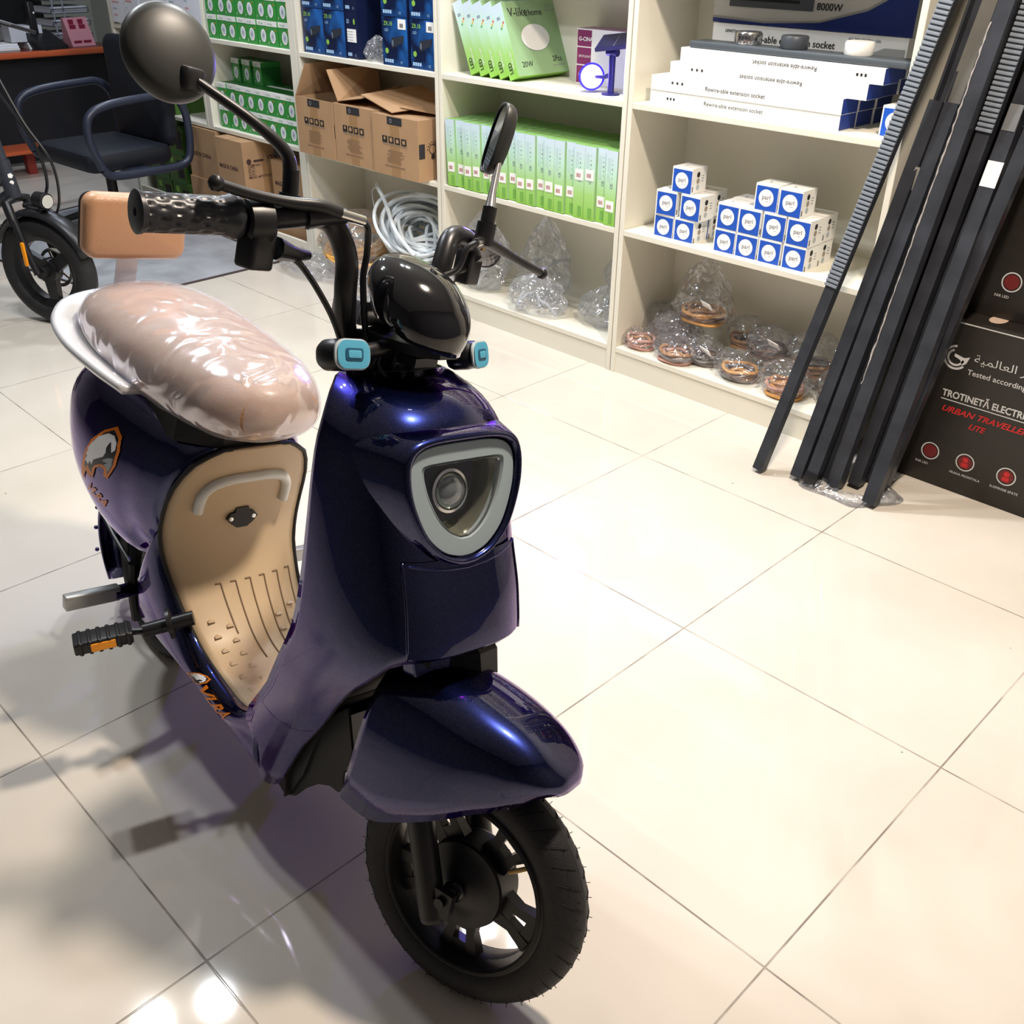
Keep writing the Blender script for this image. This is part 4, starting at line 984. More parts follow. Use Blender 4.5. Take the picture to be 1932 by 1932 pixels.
# front shield: per height u -> centre front f0, rear edge fe, half width w
SH=[(.13,-.30,-.405,.115),(.20,-.245,-.428,.128),(.26,-.210,-.420,.136),(.31,-.18,-.385,.142),(.36,-.152,-.348,.147),(.42,-.12,-.316,.153),(.50,-.072,-.278,.156),(.58,-.084,-.268,.154),(.66,-.116,-.270,.150),(.72,-.140,-.274,.146),(.77,-.155,-.280,.139),(.805,-.163,-.287,.127),(.828,-.185,-.300,.112),(.845,-.225,-.318,.092),(.855,-.285,-.335,.060)]
ARCH=[(0,0,.528),(.15,.15,.527),(.30,.30,.523),(.40,.40,.512),(.48,.465,.487),(.55,.515,.45),(.64,.545,.38),(.72,.57,.30),(.80,.60,.225),(.87,.66,.155),(.93,.80,.135),(1.0,1.0,.128)]   # p -> q, height along the lower edge
def shield_pt(u,q,off=0.):
    """q -1..1 : -1 = rider's right rear edge"""
    f0,fe,w=cr(SH,u); w+=off; f0+=off
    a=q*PI/2; c=abs(math.cos(a)); s=abs(math.sin(a))
    l=math.copysign(w*s**.62,a) if s>1e-9 else 0
    f=fe+(f0-fe)*c**.95
    return V((f,l,u))
g=G(); nq=72; nu=30; rings=[]
for i in range(nu+1):
    r=[]
    for j in range(nq+1):
        p=-1+2*j/nq; qb,ua=lerp(ARCH,abs(p)); qb=math.copysign(qb,p)
        t=(i/nu); t=1-(1-t)**1.25
        r.append(shield_pt(ua+(.855-ua)*t,qb+(p-qb)*min(1,t*1.25)**.8))
    rings.append(r)
hc=V((-.140,0,.728)); ht=V((-.165,0,.80))-V((-.127,0,.652)); hz=ht.normalized(); hn=V((hz.z,0,-hz.x))  # normal forward
vs_=[p for r in rings for p in r]; fs_=[]
for i in range(nu):
    for j in range(nq):
        a=i*(nq+1)+j; q=(a,a+1,a+nq+2,a+nq+1); c=sum((vs_[k] for k in q),V((0,0,0)))/4
        yy,zz_=c.y,(c-hc).dot(hz); lim=.080*(1 if zz_>-.005 else max(0,1-((-.005-zz_)/.085)**1.5))
        if -.085<zz_<.068 and abs(yy)<lim: continue
        fs_.append(q)
g.add(vs_,fs_,pt,True); g.obj('front_shield',scooter,solid=.004,angle=0)
# top cover strip behind the head opening
g=G(); g.prism([(-.335,.06,.853),(-.335,-.06,.853),(-.285,-.06,.856),(-.27,0,.858),(-.285,.06,.856)],(0,0,.002),under); g.obj('neck_cover',scooter)
# recessed lower panel frame
g=G()
def panel(q0,q1,u0,u1,off,m,n=10):
    rs=[]
    for i in range(n+1):
        u=u0+(u1-u0)*i/n; rs.append([shield_pt(u,q0+(q1-q0)*j/n,off) for j in range(n+1)])
    g.loft(rs,m,False)
panel(-.30,.30,.532,.655,.0040,pt); 
for sq in (-1,1): g.tube([shield_pt(.530+(.655-.530)*k/10,sq*.30,.004) for k in range(11)],.0022,pt,6)
g.tube([shield_pt(.652-.012*(1-abs(k/6)),.30*k/6,.004) for k in range(-6,7)],.0018,pt,6)
g.obj('lower_panel',scooter,angle=0)
# headlight
hc=V((-.140,0,.728)); ht=V((-.165,0,.80))-V((-.127,0,.652)); hz=ht.normalized(); hn=V((hz.z,0,-hz.x))  # normal forward
HL=[(0,.0735),(.045,.0725),(.072,.066),(.085,.050),(.086,.020),(.078,-.012),(.062,-.045),(.038,-.068),(.014,-.0775),(0,-.079)]
HL2=[(0,.048),(.032,.048),(.058,.047),(.0655,.041),(.062,.018),(.053,-.006),(.040,-.028),(.024,-.044),(.009,-.052),(0,-.053)]
def hl_out(s,off,T=None):
    pts=[]; half=smooth_path([(a,b,0) for a,b in (T or HL)],4)
    for p in half: pts.append(p)
    for p in reversed(half[1:-1]): pts.append(V((-p.x,p.y,0)))
    return [hc+V((0,1,0))*p.x*s+hz*p.y*s+hn*off for p in pts]
g=G(); g.loft([hl_out(1.50,-.075),hl_out(1.38,-.04),hl_out(1.26,-.012),hl_out(1.16,.010),hl_out(1.10,.0165),hl_out(1.055,.016),hl_out(1.03,.010),hl_out(1.02,.0)],pt,True); g.obj('headlight_housing',scooter,angle=0)
frost=mat('frosted_ring',(.33,.40,.44),.25,coat=.6); glassm=bpy.data.materials.new('headlight_glass'); glassm.use_nodes=True
_n=glassm.node_tree; _n.nodes.clear(); _o=_n.nodes.new('ShaderNodeOutputMaterial'); _t=_n.nodes.new('ShaderNodeBsdfTransparent'); _g=_n.nodes.new('ShaderNodeBsdfGlossy'); _g.inputs['Roughness'].default_value=.03; _m=_n.nodes.new('ShaderNodeMixShader'); _f=_n.nodes.new('ShaderNodeFresnel'); _f.inputs[0].default_value=1.4
_n.links.new(_f.outputs[0],_m.inputs[0]); _n.links.new(_t.outputs[0],_m.inputs[1]); _n.links.new(_g.outputs[0],_m.inputs[2]); _n.links.new(_m.outputs[0],_o.inputs[0])
g=G(); g.loft([hl_out(1.01,.004),hl_out(1.0,.008),hl_out(.99,.0092),hl_out(1.05,.0092,HL2),hl_out(1.02,.006,HL2),hl_out(1.0,-.004,HL2)],frost,True); g.obj('light_ring',scooter,label='frosted grey light ring')
g=G(); g.loft([hl_out(1.01,.0045,HL2),hl_out(.985,.007,HL2),hl_out(.96,.0045,HL2)],chrome,True); g.obj('lens_rim',scooter)
refl=mat('reflector_yellow',(.62,.64,.50),.16,.85); dark=mat('lamp_dark',(.02,.025,.035),.25)
g=G(); inner=hl_out(1.0,-.004,HL2); back=[p-hn*.040 for p in hl_out(.80,0,HL2)]
g.loft([inner,back],refl,True); g.poly(back,refl)
g.obj('reflector',scooter,label='yellowish mirror reflector')
g=G(); a=[hc+V((0,x,0))+hz*y-hn*.018 for x,y in ((-.060,.046),(.036,.046),(.034,.01),(.020,-.022),(-.004,-.034),(-.034,-.036),(-.052,0))]
g.prism(a,-hn*.012,dark); g.X=None; g.obj('projector_mount',scooter,label='dark projector mount')
g=G(); g.lathe(hc-hn*.018+V((0,-.006,0))+hz*.006,hn,[(.026,0),(.024,.006),(.020,.010),(.012,.0145),(0.0004,.016)],mat('projector_glass',(.25,.28,.30),.05,.6),28); g.lathe(hc-hn*.018+V((0,-.006,0))+hz*.006,hn,[(.030,0),(.030,.004),(.026,.005)],chrome,28); g.obj('projector_lens',scooter)
g=G(); g.poly([p+hn*.0078 for p in hl_out(.99,0,HL2)],glassm); g.obj('headlight_glass',scooter)
# inner shield (beige, facing the rider) and floorboard + seat panel
g=G(); rs=[]
for i in range(15):
    u=.30+(.845-.30)*i/14; f0,fe,w=cr(SH,u); w=w*.985
    rs.append([V((fe+.004+(.006*(1-(y/w)**2)),y,u)) for y in [w*k/6 for k in range(-6,7)]])
g.loft(rs,beige,False); g.obj('inner_shield',scooter,solid=.003)
# floor profile (f,u,halfwidth,wrap)
FP=[(-.385,.335,.095,.0),(-.402,.285,.105,.0),(-.428,.252,.112,.003),(-.462,.237,.113,.006),(-.51,.231,.109,.007),(-.575,.234,.105,.008),(-.622,.250,.107,.012),(-.658,.280,.112,.018),(-.692,.320,.119,.024),(-.716,.365,.127,.028),(-.724,.415,.133,.028),(-.715,.465,.133,.026),(-.697,.52,.126,.022),(-.676,.572,.102,.014),(-.665,.600,.060,.006)]
def floor_pt(i_f,y):
    """i_f float index into FP"""
    i=int(min(max(i_f,0),len(FP)-1.0001)); t=i_f-i
    tab=[(k,)+FP[k] for k in range(len(FP))]
    f,u,w,wr=cr(tab,i_f)
    s=y  # -1..1
    ramp=max(0,min(1,(i_f-4)/5))
    return V((f-wr*abs(s)**2.6*ramp, s*w, u-(wr*abs(s)**4*(1-ramp))-.0*ramp))
g=G(); rs=[]
for i in range(0,(len(FP)-1)*4+1):
    rs.append([floor_pt(i/4,k/8) for k in range(-8,9)])
g.loft(rs,beige,False); g.obj('floorboard',scooter,solid=.005,angle=0,label='beige floorboard rising into the seat panel')
def fl_n(i_f,y):
    p=floor_pt(i_f,y); a=floor_pt(i_f+.05,y)-p; b=floor_pt(i_f,y+.02)-p; n=b.cross(a).normalized()
    if n.z<0 and n.x<0: n=-n
    if n.z<-.1: n=-n
    return n
def strip(g,pts,r,m): g.tube(pts,r,m,6)
g=G()
for k in range(6):
    y=-.36+.24*k
    i1=8.2; i0=[6.3,5.0,4.6,4.6,5.0,6.3][k]
    strip(g,[floor_pt(i0+(i1-i0)*q/14,y)+V((0,0,.0007)) for q in range(15)],.0016,beiged)
    strip(g,[floor_pt(i1,y)+V((0,0,.0007)),floor_pt(i1,y-.09)+V((0,0,.0007))],.0016,beiged)
g.obj('floor_rib',scooter,label='row of thin moulded ribs on the floorboard')
bd=mat('beige_stud',(.50,.38,.25),.5)
for side in (-1,1):
    g=G()
    for r_ in range(7):
        for c_ in range(2):
            p=floor_pt(3.0+r_*.62+.3*c_,side*(.44+.26*c_)); q=.0065
            g.add([p+V((q,-q,.0002)),p+V((q,q,.0002)),p+V((-q,q,.0002)),p+V((-q,-q,.0002)),p+V((-q*.3,0,.0028))],[(0,1,4),(1,2,4),(2,3,4),(3,0,4)],bd)
    g.obj('grip_stud',scooter,label='field of small pyramid studs on the floorboard')
g=G(); P_=[floor_pt(a,b)+V((0,0,.001)) for a,b in ((1.3,-.2),(3.9,-.25),(4.3,-.1),(4.3,.1),(3.9,.25),(1.3,.2))]; g.tube(smooth_path(P_+[P_[0]],3),.0015,beiged,6); g.obj('hatch_line',scooter,label='outline of the floor hatch')
g=G(); p=floor_pt(1.75,-.45); g.lathe(p+V((0,0,.0)),(0,0,1),[(0,.001),(.0085,.001),(.0095,.0018),(.0095,0)],mat('screw_hole',(.03,.025,.015),.5),20); g.obj('floor_screw',scooter)
# arched grip on seat panel, socket
def pan(u,y):
    """point on the seat panel at height u and lateral y (metres)"""
    best=None
    for k in range(7*40,14*40+1):
        i=k/40; f=floor_pt(i,0)
        if best is None or abs(f.z-u)<best[0]: best=(abs(f.z-u),i)
    w=cr([(k,)+FP[k] for k in range(len(FP))],best[1])[2]
    return floor_pt(best[1],y/w)
path=[]
for k in range(33):
    a=PI*k/32; s=math.cos(a)
    y=-.083*math.copysign(abs(s)**.62,s)*(1.0); u=.470+.068*max(math.sin(a),0)**.55-(0)
    path.append(pan(u,y)+V((.003,0,0)))
silv=mat('silver_plastic',(.66,.68,.66),.35,.1)
g=G(); g.tube(path,[.0095]*33,silv,10); g.obj('arched_grip',scooter,label='silver arched insert on the seat panel')
g=G(); o_=pan(.448,0)+V((.002,0,0))
prof=[(-.030,0),(-.022,.010),(-.014,.011),(-.012,.020),(.012,.020),(.014,.011),(.022,.010),(.030,0),(.022,-.010),(.010,-.019),(-.010,-.019),(-.022,-.010)]
g.prism([o_+V((0,a,b)) for a,b in prof],(.006,0,0),black); g.obj('charge_socket',scooter,label='black charging socket cover')
for s_ in (-1,1): G().lathe(o_+V((.006,s_*.022,0)),(1,0,0),[(0,.0015),(.004,.0012),(.0045,0)],chrome,12).obj('socket_screw',scooter)
# rear shell: rings across at stations (f,top,bottom,halfwidth,centre height)
RS=[(-.668,.606,.345,.133),(-.700,.620,.338,.145),(-.74,.638,.330,.155),(-.78,.648,.322,.160),(-.87,.662,.292,.172),(-.96,.668,.305,.178),(-1.05,.665,.35,.172),(-1.13,.645,.41,.148),(-1.19,.61,.47,.108),(-1.225,.57,.51,.05)]
def pf(z):
    tb=[(.34,-.705),(.365,-.716),(.415,-.724),(.465,-.715),(.52,-.697),(.572,-.676),(.606,-.664),(.64,-.655)]
    return lerp(tb,max(.34,min(.64,z)))[0]
g=G(); rs=[]; n=40
for st in [RS[0][0]+(RS[-1][0]-RS[0][0])*k/30 for k in range(31)]:
    tp,bt,w=cr([(-a,b,c,d) for a,b,c,d in RS],-st); cz=(tp+bt)/2; h=max((tp-bt)/2,.01); ring=[]; sp0=(-.668-st)/.557
    for k in range(n):
        a=2*PI*k/n; c=math.cos(a); s=math.sin(a)
        y=w*math.copysign(abs(c)**.75,c); z=cz+h*math.copysign(abs(s)**.85,s)
        fx=(pf(z)-.006)*(1-sp0)+(-1.225)*sp0
        if sp0<.3: fx-=(.014+.030*(abs(y)/.14)**2.2)*(1-sp0/.3)
        ring.append(V((fx,y,z)))
    rs.append(ring)
g.loft(rs,pt,True,True); rear=g.obj('rear_shell',scooter,angle=0)
# black seam between panel and shell
g=G(); seam=[floor_pt(i/2,-1.0)+V((-.001,-.002,0)) for i in range(13,29)]+[floor_pt(i/2,1.0)+V((-.001,.002,0)) for i in range(28,12,-1)]
g.tube(seam,.004,under,8); g.obj('panel_seam',scooter)
# eagle decal on rider's right of the shell (stylised bird head) ----------------
dec_or=mat('decal_orange',(.85,.22,.01),.35); dec_wh=mat('decal_white',(.95,.96,.98),.3); dec_bk=mat('decal_black',(.01,.01,.015),.3)
def shell_side(f,z,sd,off):
    f0=f; p0=pf(z)-.006; f=-.668-.557*(f-p0)/(-1.225-p0)
    tp,bt,w=cr([(-a,b,c,d) for a,b,c,d in RS],-f); cz=(tp+bt)/2; h=(tp-bt)/2
    rel=min(.999,abs((z-cz)/h)); y=w*(1-rel**(2/.85))**(.75/2)
    return V((f0,sd*(y+off),z))

def inpoly(P,x,y):
    c=False; n=len(P)
    for i in range(n):
        (x1,y1),(x2,y2)=P[i],P[i-1]
        if (y1>y)!=(y2>y) and x<(x2-x1)*(y-y1)/(y2-y1)+x1: c=not c
    return c
def raster_decal(layers,place,x0,x1,y0,y1,step):
    """layers: list of (polygons, material); later layers on top"""
    g=G(); nx=int((x1-x0)/step); ny=int((y1-y0)/step)
    for j in range(ny):
        i=0
        while i<nx:
            cx=x0+(i+.5)*step; cy=y0+(j+.5)*step; m=None
            for polys,mm in layers:
                if any(inpoly(P,cx,cy) for P in polys): m=mm
            if m is not None:
                a,b,c,d=x0+i*step,x0+(i+1)*step,y0+j*step,y0+(j+1)*step
                g.add([place(a,c),place(b,c),place(b,d),place(a,d)],[(0,1,2,3)],m,True)
            i+=1
    return g
Zc=lambda L:[((a)/3.864-40,(1490-b)/3.864) for a,b in L]   # decal pixels: origin lower left of the bird
orange=Zc([(165,1490),(158,1420),(172,1350),(195,1270),(235,1190),(290,1140),(345,1126),(360,1160),(378,1200),(384,1300),(372,1400),(330,1487),(308,1462),(312,1415),(290,1392),(262,1400),(252,1440),(236,1480),(226,1440),(214,1470),(200,1410),(185,1440)])
inner=Zc([(190,1370),(205,1290),(245,1205),(295,1158),(335,1148),(352,1180),(366,1215),(370,1300),(358,1395),(330,1455),(325,1410),(300,1378),(262,1380),(240,1400),(238,1440),(222,1400),(210,1370),(200,1400)])
whiteh=Zc([(205,1345),(195,1340),(212,1300),(200,1300),(222,1255),(212,1255),(240,1215),(270,1178),(315,1165),(340,1195),(335,1225),(318,1260),(316,1300),(305,1325),(270,1335),(250,1340),(238,1375),(228,1345),(215,1370)])
whiteb=Zc([(318,1168),(345,1190),(362,1240),(362,1290),(345,1305),(338,1240)])
beak=Zc([(298,1352),(330,1338),(355,1345),(352,1395),(332,1440),(322,1405),(308,1385),(330,1375)])
def word(t,ox,oy,dx,dy,h,w):
    vs,fs,W=text_geo(t,.03,0.); L=math.hypot(dx,dy); ux,uy=dx/L,dy/L
    return [[(ox+ux*vs[i][0]/W*w-uy*vs[i][1]*h,oy+uy*vs[i][0]/W*w+ux*vs[i][1]*h) for i in f] for f in fs]
def pl_shell(x,y):
    f=-1.002+x*.00247; u=.43+.00102*x+.00105*y
    p=shell_side(f,u,-1,.0014); return p
raster_decal([([orange],dec_or),([inner],dec_bk),([whiteh,whiteb],dec_wh),([beak],mat('decal_grey',(.35,.40,.42),.4)),(word('VLRA',8,-12,28,-42,17,50),dec_or)],pl_shell,-2,62,-56,98,.62).obj('eagle_decal',scooter,label='white and orange eagle head decal above the orange letters VLRA')
# side skirts ------------------------------------------------------------
LOW=[(-.345,.118,.108),(-.365,.130,.110),(-.39,.146,.112),(-.507,.163,.113),(-.633,.182,.112),(-.72,.180,.112),(-.79,.176,.110),(-.87,.177,.107)]
def skirt_row(i_f,sd):
    p=floor_pt(i_f,sd); t=min(1,max(0,(i_f-.0)/10.5)); fl=-.400-.48*t**.92 
    ul,yl=lerp([(-a,b,c) for a,b,c in LOW],-fl)
    y0=abs(p.y); row=[]
    for k in range(11):
        s=k/10; bulge=math.sin(PI*min(1,s*1.15))*.018 if s<.87 else 0
        bulge=.020*math.sin(PI*s)**.8 if 0<s<1 else 0
        row.append(V((p.x+(fl-p.x)*s, sd*(y0+.002+(yl-y0)*s+bulge), p.z+.001+(ul-p.z)*s)))
    return row
for sd in (-1,1):
    g=G(); g.loft([skirt_row(i/4,sd) for i in range(0,43)],pt,False); g.obj('side_skirt',scooter,solid=.003,angle=0)
g=G(); e=[floor_pt(i/2,-1)+V((0,-.002,.001)) for i in range(0,21)]; g.tube(e,.0028,under,6); e=[floor_pt(i/2,1)+V((0,.002,.001)) for i in range(0,21)]; g.tube(e,.0028,under,6); g.obj('floor_seam',scooter)
def pl_skirt(x,y):
    # x along the skirt (0..80), y up (0..30)
    i_f=5.4-x*.042; row=skirt_row(i_f,-1); s=.10+.62*(1-y/30); k=s*10; a=int(k); t=k-a; p=row[a]+(row[min(a+1,10)]-row[a])*t
    return p+V((0,-.0045,.0015))
sc_=lambda P,s,ox,oy:[(x*s+ox,y*s+oy) for x,y in P]
raster_decal([([sc_(orange,.30,0,1)],dec_or),([sc_(inner,.30,0,1)],dec_bk),([sc_(whiteh,.30,0,1),sc_(whiteb,.30,0,1)],dec_wh),(word('VLRA',20,5,1,0,24,52),dec_or)],pl_skirt,0,76,0,30,.5).obj('skirt_decal',scooter,label='small eagle and orange letters VLRA on the side skirt')
# belly and wheel arch liner
g=G(); g.loft([[V((x,y*w,z)) for y,z in ((-1,zt),(-1,zb_),(1,zb_),(1,zt))] for x,w,zt,zb_ in ((-.352,.100,.25,.130),(-.40,.104,.215,.150),(-.62,.104,.218,.165),(-.70,.104,.27,.180),(-.90,.102,.30,.182))],under,True,True,False); g.obj('battery_tray',scooter)
g=G(); A_r=[];B_r=[];C_r=[]
for k in range(41):
    q=-1+k/20; qq,ua=lerp(ARCH,abs(q)); q=math.copysign(qq,q); A_r.append(shield_pt(ua+.002,q,-.0035)); p=shield_pt(ua+.004,q,-.012)
    B_r.append(V((p.x-.035,p.y*.80,p.z-.004))); C_r.append(V((min(p.x-.035,-.205-.07*abs(q)),p.y*.60,p.z+.00-.02*abs(q))))
g.loft([A_r,B_r,C_r],under,False,False,True)
for k in range(20):
    a,b=C_r[k],C_r[k+1]; c,d=C_r[40-k-1],C_r[40-k]; g.add([a,b,c,d],[(0,1,2,3)],under)
g.obj('wheel_arch_liner',scooter,solid=.002)
g=G(); g.loft([[V((f,w*k/4,u)) for k in range(-4,5)] for f,w,u in ((-.338,.108,.135),(-.334,.112,.25),(-.325,.120,.33),(-.290,.128,.42),(-.262,.130,.50),(-.255,.125,.54))],under,False,False,False); g.obj('firewall',scooter,solid=-.003)
for sd in (-1,1):
    g=G(); pts=[(-.350,.24),(-.27,.32),(-.21,.38),(-.19,.32),(-.191,.298),(-.204,.272),(-.205,.245),(-.212,.226),(-.235,.222),(-.265,.204),(-.30,.170),(-.325,.138),(-.340,.128),(-.356,.134)]
    g.prism([V((f,sd*.094,u)) for f,u in pts],(0,-sd*.004,0),under); g.obj('mud_flap',scooter,label='black ragged edged mud guard behind the front wheel')
g=G(); g.prism([V((f,-.10,u)) for f,u in ((-.350,.27),(-.350,.136),(-.33,.145),(-.30,.20),(-.26,.32))],(0,.20,0),under); g.obj('splash_panel',scooter)
# side frame strip, rear pegs, pedals
for sd in (-1,1):
    G().tube([(-.885,sd*.128,.300),(-.89,sd*.124,.22),(-.905,sd*.112,.165)],.009,under,8).obj('frame_strip',scooter)
    g=G(); g.rbox((-.893,min(sd*.155,sd*.255),.232),(-.871,max(sd*.155,sd*.255),.262),mat('peg_silver',(.42,.43,.42),.35,.6),r=.005,axis=1); g.X=None; g.obj('foot_peg',scooter,label='silver grey folding foot peg')
    G().cyl((-.885,sd*.12,.245),(-.882,sd*.165,.245),.014,pt,14).obj('peg_hinge',scooter)
    a=V((-.655,sd*.115,.300)); b_=V((-.688,sd*.19,.276)); c_=V((-.700,sd*.205,.272)); d_=V((-.726,sd*.295,.256))
    G().tube([a,b_],[.013,.0125],matte,14).obj('pedal_spindle',scooter)
    ax=(b_-a).normalized(); g=G(); g.lathe(a+ax*.035,ax,[(.012,0),(.027,.002),(.027,.008),(.012,.010)],black,20); g.obj('pedal_flange',scooter)
    G().tube([b_,c_,c_+ax*.01],.0065,chrome if False else matte,8).obj('pedal_axle',scooter)
    x,y,z=basis(d_-c_,(0,0,1)); L_=(d_-c_).length; g=G(); g.X=Matrix.Translation(c_)@Matrix((x,y,z)).transposed().to_4x4()
    g.rbox((-.022,-.0115,0),(.022,.0115,L_),black,r=.005,axis=2)
    for q in range(6): g.rbox((-.0235,-.013,.004+q*L_/6.2),(.0235,.013,.011+q*L_/6.2),black,r=.004,axis=2)
    g.obj('pedal',scooter)
    g=G(); g.X=Matrix.Translation(c_)@Matrix((x,y,z)).transposed().to_4x4()
    for sx in (-1,1): g.box((sx*.0235-.0012,-.007,L_*.30),(sx*.0235+.0012,.007,L_*.72),mat('amber_reflector',(.85,.30,.01),.25))
    g.obj('pedal_reflector',scooter,label='orange pedal reflector')
# rear wheel and rear mudguard
def tread(g,c,ax,R_,w,m,n=44):
    pass
def ewheel(X,c,R_,w,name_sfx=''):
    g=G(); g.X=X; prof=[]; s=w/2
    for k in range(20):
        a=2*PI*k/20; prof.append((R_-s+math.cos(a)*s,math.sin(a)*s*1.02))
    g.lathe(c,(0,1,0),prof,rubber,96,closed=True)
    for sd in (-1,1):
        g.lathe(V(c)+V((0,sd*s*.55,0)),(0,1,0),[(R_-s*1.82,sd*.012),(R_-s*1.75,sd*.015),(R_-s*1.6,sd*.013)],rubber,72)
    # tread blocks and rubber whiskers
    for k in range(40):
        a=2*PI*k/40
        for sd in (-1,1):
            pts=[]
            for q in range(5):
                ph=math.radians(12+q*15)*sd; aa=a+.030*q+(.06 if sd>0 else 0); rr=R_-s+math.cos(ph)*(s+.0002)
                pts.append(V(c)+V((math.cos(aa)*rr,math.sin(ph)*(s+.0002),math.sin(aa)*rr)))
            g.tube(pts,[.0012,.0012,.0011,.0009,.0004],mat('tread_groove',(.004,.004,.005),.8),4)
    for k in range(96):
        a=2*PI*k/96+.01; ph=(.45 if k%2 else -.45)*(1+.3*(k%3)); rr=R_-s+math.cos(ph)*s; p=V(c)+V((math.cos(a)*rr,math.sin(ph)*s,math.sin(a)*rr)); d=V((math.cos(a),math.sin(ph)*.5,math.sin(a)))
        g.cyl(p,p+d*.0055,.0006,rubber,3)
    g.obj('tire',scooter)
    rr=R_-w*.86
    g=G(); g.X=X
    g.lathe(c,(0,1,0),[(rr+.012,-.026),(rr+.004,-.030),(rr-.004,-.028),(rr-.008,-.014),(rr-.008,.014),(rr-.004,.028),(rr+.004,.030),(rr+.012,.026)],black,72)
    g.cyl(V(c)-V((0,.022,0)),V(c)+V((0,.022,0)),.066,black,48)
    g.lathe(V(c)+V((0,-.022,0)),(0,-1,0),[(.066,0),(.064,.004),(.040,.006),(.030,.014),(.014,.016),(.014,.03),(0,.03)],black,40)
    g.lathe(V(c)+V((0,.022,0)),(0,1,0),[(.066,0),(.064,.004),(.040,.006),(.030,.014),(.014,.016),(.014,.03),(0,.03)],black,40)
    for k in range(5):
        a0=math.radians(-84+72*k)
        for s_ in (-1,1):
            a=a0+s_*.115; a2=a0+s_*.20
            d=V((math.cos(a),0,math.sin(a))); d2=V((math.cos(a2),0,math.sin(a2))); n=V((-math.sin(a0),0,math.cos(a0)))
            p0=V(c)+V((math.cos(a0+s_*.30),0,math.sin(a0+s_*.30)))*.050; p1=V(c)+d2*(rr-.004)
            h=V((0,.010,0)); ww=.0085
            # flared spoke
            ring0=[p0-n*ww*1.5-h,p0+n*ww*1.5-h,p0+n*ww*1.5+h,p0-n*ww*1.5+h]; pm=p0.lerp(p1,.5)+n*(-s_)*.004
            ring1=[pm-n*ww*.8-h*.8,pm+n*ww*.8-h*.8,pm+n*ww*.8+h*.8,pm-n*ww*.8+h*.8]; ring2=[p1-n*ww*1.2-h,p1+n*ww*1.2-h,p1+n*ww*1.2+h,p1-n*ww*1.2+h]
            g.loft([ring0,ring1,ring2],black,True,True,False)
        # webs closing the pair near hub and rim
        for r0,r1,wd in ((.060,.084,.30),(rr-.022,rr-.004,.27)):
            P0=[V(c)+V((math.cos(a0+q),0,math.sin(a0+q)))*r for r,q in ((r0,-wd),(r1,-wd*.85),(r1,wd*.85),(r0,wd))]
            g.prism([p+V((0,-.008,0)) for p in P0],(0,.016,0),black)
    g.obj('wheel_rim',scooter)
    g=G(); g.X=X; p=V(c)+V((math.cos(.75),0,math.sin(.75)))*(rr-.008); q=V(c)+V((math.cos(.75),-.25,math.sin(.75)))*(rr-.042)
    g.tube([p,p.lerp(q,.5)+V((.006,0,0)),q],.0036,mat('brass_valve',(.45,.30,.12),.3,.9),8); g.obj('tire_valve',scooter)
    g=G(); g.X=X; g.lathe(V(c)+V((0,-.050,0)),(0,-1,0),[(.010,0),(.010,.008),(.007,.010),(0,.010)],mat('axle_steel',(.30,.27,.24),.35,.9),16); g.lathe(V(c)+V((0,-.044,0)),(0,-1,0),[(.016,0),(.016,.003),(.012,.003)],chrome,24); g.obj('axle_nut',scooter)
I4=Matrix.Identity(4)
ewheel(I4,(-1.02,0,RW),RW,.066)
g=G(); rings=[]
for i in range(17):
    a=math.radians(112+i*6.2); r_=.268; d=V((math.cos(a),0,math.sin(a))); c=V((-1.03,0,.195))+d*r_; wv=.054+.014*math.sin(PI*i/16)
    rings.append([c+V((0,wv*y,0))-d*(.085*abs(y)**3) for y in (-1,-.9,-.7,-.4,0,.4,.7,.9,1)])
g.loft(rings,pt,False); g.obj('rear_mudguard',scooter,solid=.004,angle=0)
for sd in (-1,1):
    g=G()
    for i in range(4): 
        a=math.radians(150+i*14); g.ball(V((-1.03,sd*.060,.195))+V((math.cos(a),0,math.sin(a)))*.215,.005,mat('violet_bolt',(.08,.06,.30),.15,1.,coat=1),8)
    g.obj('mudguard_bolt',scooter)
    G().tube([(-1.02,sd*.060,.19),(-1.13,sd*.066,.235),(-1.262,sd*.064,.285)],.005,matte,8).obj('mudguard_stay',scooter)
